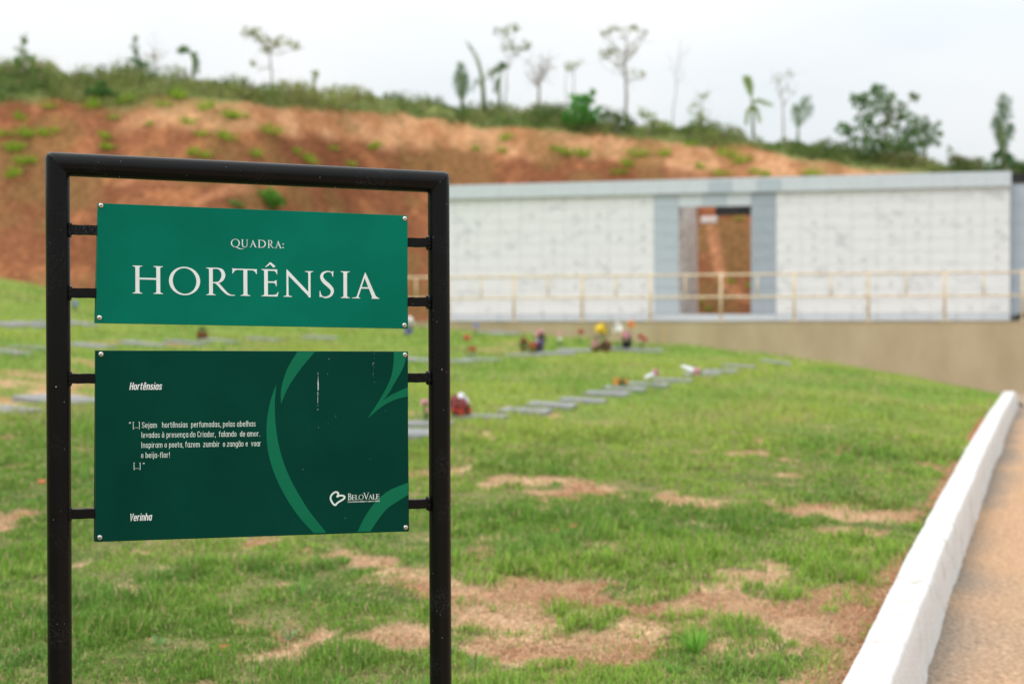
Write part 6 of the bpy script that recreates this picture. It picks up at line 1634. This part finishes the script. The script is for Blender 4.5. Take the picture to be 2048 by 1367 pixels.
dec.put(strip(curve([(0.7646, -0.3532), (0.7203, -0.3698), (0.6877, -0.3955), (0.6624, -0.4302), (0.6472, -0.4609)]), curve([(0.7646, -0.3809), (0.7203, -0.4073), (0.7022, -0.4256), (0.6884, -0.4437), (0.6768, -0.4614)])), idf)
dec.build('heart_emblem', M['leafprint'], low)
dec = Decal(0.12)
dec.put(vstroke([(0.59994, -0.38078, 0.00033), (0.60276, -0.37559, 0.00117), (0.60243, -0.37146, 0.00150), (0.59778, -0.36949, 0.00117), (0.59197, -0.37194, 0.00084), (0.58700, -0.37754, 0.00117), (0.58567, -0.38409, 0.00142), (0.58816, -0.39076, 0.00142), (0.59247, -0.39669, 0.00117), (0.59712, -0.39965, 0.00050)]), idf)
dec.put(vstroke([(0.59994, -0.38078, 0.00025), (0.60526, -0.37815, 0.00100), (0.61191, -0.37788, 0.00167), (0.61691, -0.38020, 0.00167), (0.61707, -0.38351, 0.00134), (0.61274, -0.38749, 0.00084), (0.60526, -0.39136, 0.00075), (0.59944, -0.39561, 0.00084), (0.59678, -0.39964, 0.00050)]), idf)
dec.glyph('B', (0.62474, -0.38873, 0.63359, -0.38869, 0.01489))
dec.glyph('E', (0.63359, -0.38869, 0.64145, -0.38866, 0.01126))
dec.glyph('L', (0.64145, -0.38866, 0.64949, -0.38862, 0.01127))
dec.glyph('O', (0.64949, -0.38862, 0.66089, -0.38857, 0.01128))
dec.glyph('V', (0.65988, -0.38858, 0.67383, -0.38851, 0.01527))
dec.glyph('A', (0.67131, -0.38852, 0.68225, -0.38847, 0.01130))
dec.glyph('L', (0.68141, -0.38848, 0.68900, -0.38844, 0.01131))
dec.glyph('E', (0.68900, -0.38844, 0.69727, -0.38841, 0.01131))
word(dec, 'CEMITÉRIO', (0.62441, -0.39434, 0.64697, -0.39442, 0.00281), 0.13)
word(dec, 'PARQUE', (0.64865, -0.39442, 0.66375, -0.39447, 0.00282), 0.13)
word(dec, 'E', (0.66559, -0.39448, 0.66828, -0.39448, 0.00282), 0.13)
word(dec, 'CREMATÓRIO', (0.66996, -0.39449, 0.69744, -0.39458, 0.00283), 0.13)
dec.build('logo', M['text'], low)
dec = Decal(0.12, 0.0007)
dec.put(('poly', [(0.5575, -0.1093), (0.5582, -0.1227), (0.5583, -0.1333), (0.5577, -0.1411), (0.5568, -0.1410), (0.5566, -0.1305), (0.5570, -0.1192)]), idf)
dec.put(('poly', [(0.5568, -0.1481), (0.5572, -0.1580), (0.5569, -0.1693), (0.5564, -0.1693), (0.5565, -0.1580)]), idf)
dec.put(('poly', [(0.5571, -0.1031), (0.5574, -0.1028), (0.5576, -0.1041), (0.5574, -0.1050), (0.5571, -0.1042)]), idf)
dec.put(('poly', [(0.5571, -0.1007), (0.5575, -0.1003), (0.5578, -0.1011), (0.5575, -0.1014), (0.5572, -0.1011)]), idf)
dec.put(('poly', [(0.5567, -0.1034), (0.5572, -0.1031), (0.5574, -0.1040), (0.5571, -0.1046), (0.5568, -0.1041)]), idf)
dec.put(('poly', [(0.5576, -0.1065), (0.5579, -0.1061), (0.5580, -0.1075), (0.5579, -0.1086), (0.5577, -0.1077)]), idf)
dec.put(('poly', [(0.5574, -0.1087), (0.5578, -0.1084), (0.5580, -0.1100), (0.5577, -0.1113), (0.5575, -0.1103)]), idf)
dec.put(('poly', [(0.5569, -0.1007), (0.5573, -0.1003), (0.5575, -0.1018), (0.5572, -0.1030), (0.5570, -0.1021)]), idf)
dec.put(('poly', [(0.5556, -0.1238), (0.5563, -0.1234), (0.5566, -0.1242), (0.5562, -0.1246), (0.5558, -0.1243)]), idf)
dec.put(('poly', [(0.5570, -0.1462), (0.5578, -0.1459), (0.5581, -0.1473), (0.5577, -0.1485), (0.5572, -0.1476)]), idf)
dec.put(('poly', [(0.5584, -0.1275), (0.5590, -0.1271), (0.5592, -0.1287), (0.5589, -0.1299), (0.5586, -0.1289)]), idf)
dec.put(('poly', [(0.5564, -0.1159), (0.5568, -0.1155), (0.5570, -0.1164), (0.5568, -0.1169), (0.5565, -0.1165)]), idf)
dec.put(('poly', [(0.5566, -0.1496), (0.5572, -0.1492), (0.5575, -0.1504), (0.5571, -0.1512), (0.5568, -0.1506)]), idf)
dec.put(('poly', [(0.5578, -0.1271), (0.5584, -0.1268), (0.5587, -0.1278), (0.5583, -0.1286), (0.5579, -0.1280)]), idf)
dec.put(('poly', [(0.5583, -0.1348), (0.5589, -0.1345), (0.5592, -0.1361), (0.5588, -0.1374), (0.5584, -0.1364)]), idf)
dec.put(('poly', [(0.5564, -0.1506), (0.5568, -0.1502), (0.5570, -0.1516), (0.5567, -0.1527), (0.5565, -0.1518)]), idf)
dec.put(('poly', [(0.5557, -0.1455), (0.5564, -0.1452), (0.5568, -0.1469), (0.5563, -0.1483), (0.5559, -0.1472)]), idf)
dec.put(('poly', [(0.5564, -0.1203), (0.5570, -0.1200), (0.5573, -0.1215), (0.5569, -0.1228), (0.5565, -0.1218)]), idf)
dec.put(('poly', [(0.5572, -0.1232), (0.5579, -0.1228), (0.5582, -0.1236), (0.5578, -0.1240), (0.5573, -0.1237)]), idf)
dec.put(('poly', [(0.5571, -0.1432), (0.5574, -0.1428), (0.5576, -0.1440), (0.5574, -0.1448), (0.5571, -0.1441)]), idf)
dec.put(('poly', [(0.5579, -0.1235), (0.5586, -0.1232), (0.5589, -0.1247), (0.5585, -0.1259), (0.5580, -0.1249)]), idf)
dec.put(('poly', [(0.5573, -0.1139), (0.5578, -0.1135), (0.5580, -0.1150), (0.5577, -0.1161), (0.5574, -0.1152)]), idf)
dec.put(('poly', [(0.5571, -0.1824), (0.5574, -0.1821), (0.5575, -0.1838), (0.5573, -0.1852), (0.5572, -0.1841)]), idf)
dec.put(('poly', [(0.5569, -0.1569), (0.5570, -0.1565), (0.5571, -0.1579), (0.5570, -0.1589), (0.5569, -0.1581)]), idf)
dec.put(('poly', [(0.5568, -0.1607), (0.5571, -0.1604), (0.5573, -0.1615), (0.5571, -0.1623), (0.5569, -0.1617)]), idf)
dec.put(('poly', [(0.5568, -0.1820), (0.5572, -0.1817), (0.5574, -0.1827), (0.5571, -0.1834), (0.5569, -0.1828)]), idf)
dec.put(('poly', [(0.5563, -0.1829), (0.5566, -0.1826), (0.5567, -0.1837), (0.5565, -0.1844), (0.5564, -0.1838)]), idf)
dec.put(('poly', [(0.5567, -0.1734), (0.5570, -0.1730), (0.5572, -0.1743), (0.5570, -0.1753), (0.5568, -0.1745)]), idf)
dec.put(('poly', [(0.5568, -0.1843), (0.5570, -0.1840), (0.5571, -0.1852), (0.5570, -0.1861), (0.5568, -0.1854)]), idf)
dec.put(('poly', [(0.6828, -0.0788), (0.6831, -0.0785), (0.6832, -0.0802), (0.6830, -0.0816), (0.6828, -0.0805)]), idf)
dec.put(('poly', [(0.6836, -0.0974), (0.6839, -0.0970), (0.6840, -0.0978), (0.6838, -0.0981), (0.6837, -0.0978)]), idf)
dec.put(('poly', [(0.6838, -0.1024), (0.6839, -0.1021), (0.6840, -0.1035), (0.6839, -0.1045), (0.6838, -0.1037)]), idf)
dec.put(('poly', [(0.6824, -0.1033), (0.6828, -0.1029), (0.6829, -0.1041), (0.6827, -0.1050), (0.6825, -0.1043)]), idf)
dec.put(('poly', [(0.6857, -0.1116), (0.6859, -0.1113), (0.6860, -0.1120), (0.6859, -0.1124), (0.6858, -0.1121)]), idf)
dec.put(('poly', [(0.6820, -0.1069), (0.6822, -0.1066), (0.6823, -0.1083), (0.6822, -0.1097), (0.6821, -0.1086)]), idf)
dec.put(('poly', [(0.6844, -0.0803), (0.6846, -0.0799), (0.6847, -0.0810), (0.6846, -0.0818), (0.6844, -0.0812)]), idf)
dec.put(('poly', [(0.6821, -0.0839), (0.6823, -0.0836), (0.6824, -0.0849), (0.6823, -0.0859), (0.6821, -0.0851)]), idf)
dec.put(('poly', [(0.6855, -0.0583), (0.6859, -0.0580), (0.6860, -0.0593), (0.6858, -0.0602), (0.6856, -0.0595)]), idf)
dec.put(('poly', [(0.6838, -0.0795), (0.6842, -0.0792), (0.6844, -0.0801), (0.6842, -0.0807), (0.6839, -0.0802)]), idf)
dec.put(('poly', [(0.6848, -0.0889), (0.6850, -0.0886), (0.6851, -0.0900), (0.6850, -0.0911), (0.6849, -0.0902)]), idf)
dec.put(('poly', [(0.6811, -0.0804), (0.6815, -0.0800), (0.6817, -0.0811), (0.6815, -0.0818), (0.6812, -0.0813)]), idf)
dec.put(('poly', [(0.6849, -0.0690), (0.6852, -0.0686), (0.6853, -0.0697), (0.6852, -0.0704), (0.6850, -0.0698)]), idf)
dec.put(('poly', [(0.6852, -0.1226), (0.6854, -0.1223), (0.6855, -0.1235), (0.6854, -0.1243), (0.6852, -0.1236)]), idf)
dec.put(('poly', [(0.5820, -0.0695), (0.5824, -0.0691), (0.5826, -0.0707), (0.5824, -0.0719), (0.5821, -0.0709)]), idf)
dec.put(('poly', [(0.5788, -0.1038), (0.5792, -0.1034), (0.5794, -0.1044), (0.5792, -0.1051), (0.5789, -0.1045)]), idf)
dec.put(('poly', [(0.5796, -0.2154), (0.5799, -0.2150), (0.5800, -0.2159), (0.5798, -0.2164), (0.5797, -0.2160)]), idf)
dec.put(('poly', [(0.6757, -0.2963), (0.6760, -0.2960), (0.6761, -0.2970), (0.6760, -0.2976), (0.6758, -0.2971)]), idf)
dec.put(('poly', [(0.7112, -0.1876), (0.7114, -0.1872), (0.7115, -0.1889), (0.7114, -0.1903), (0.7112, -0.1892)]), idf)
dec.put(('poly', [(0.5234, -0.3158), (0.5238, -0.3155), (0.5240, -0.3172), (0.5237, -0.3185), (0.5235, -0.3175)]), idf)
dec.put(('poly', [(0.6184, -0.4281), (0.6186, -0.4277), (0.6187, -0.4294), (0.6186, -0.4308), (0.6184, -0.4297)]), idf)
dec.put(('poly', [(0.5584, -0.2219), (0.5587, -0.2215), (0.5589, -0.2231), (0.5587, -0.2244), (0.5584, -0.2234)]), idf)
dec.build('paint_scratches', M['letter'], low)
screw_at(0.08947, 0.26235, top, 1.00)
screw_at(0.75609, 0.24899, top, 1.00)
screw_at(0.08637, 0.02150, top, 1.00)
screw_at(0.75551, 0.00571, top, 1.00)
screw_at(0.08947, -0.05699, low, 0.12)
screw_at(0.75667, -0.06168, low, 0.12)
screw_at(0.08689, -0.45040, low, 0.12)
screw_at(0.75842, -0.45582, low, 0.12)
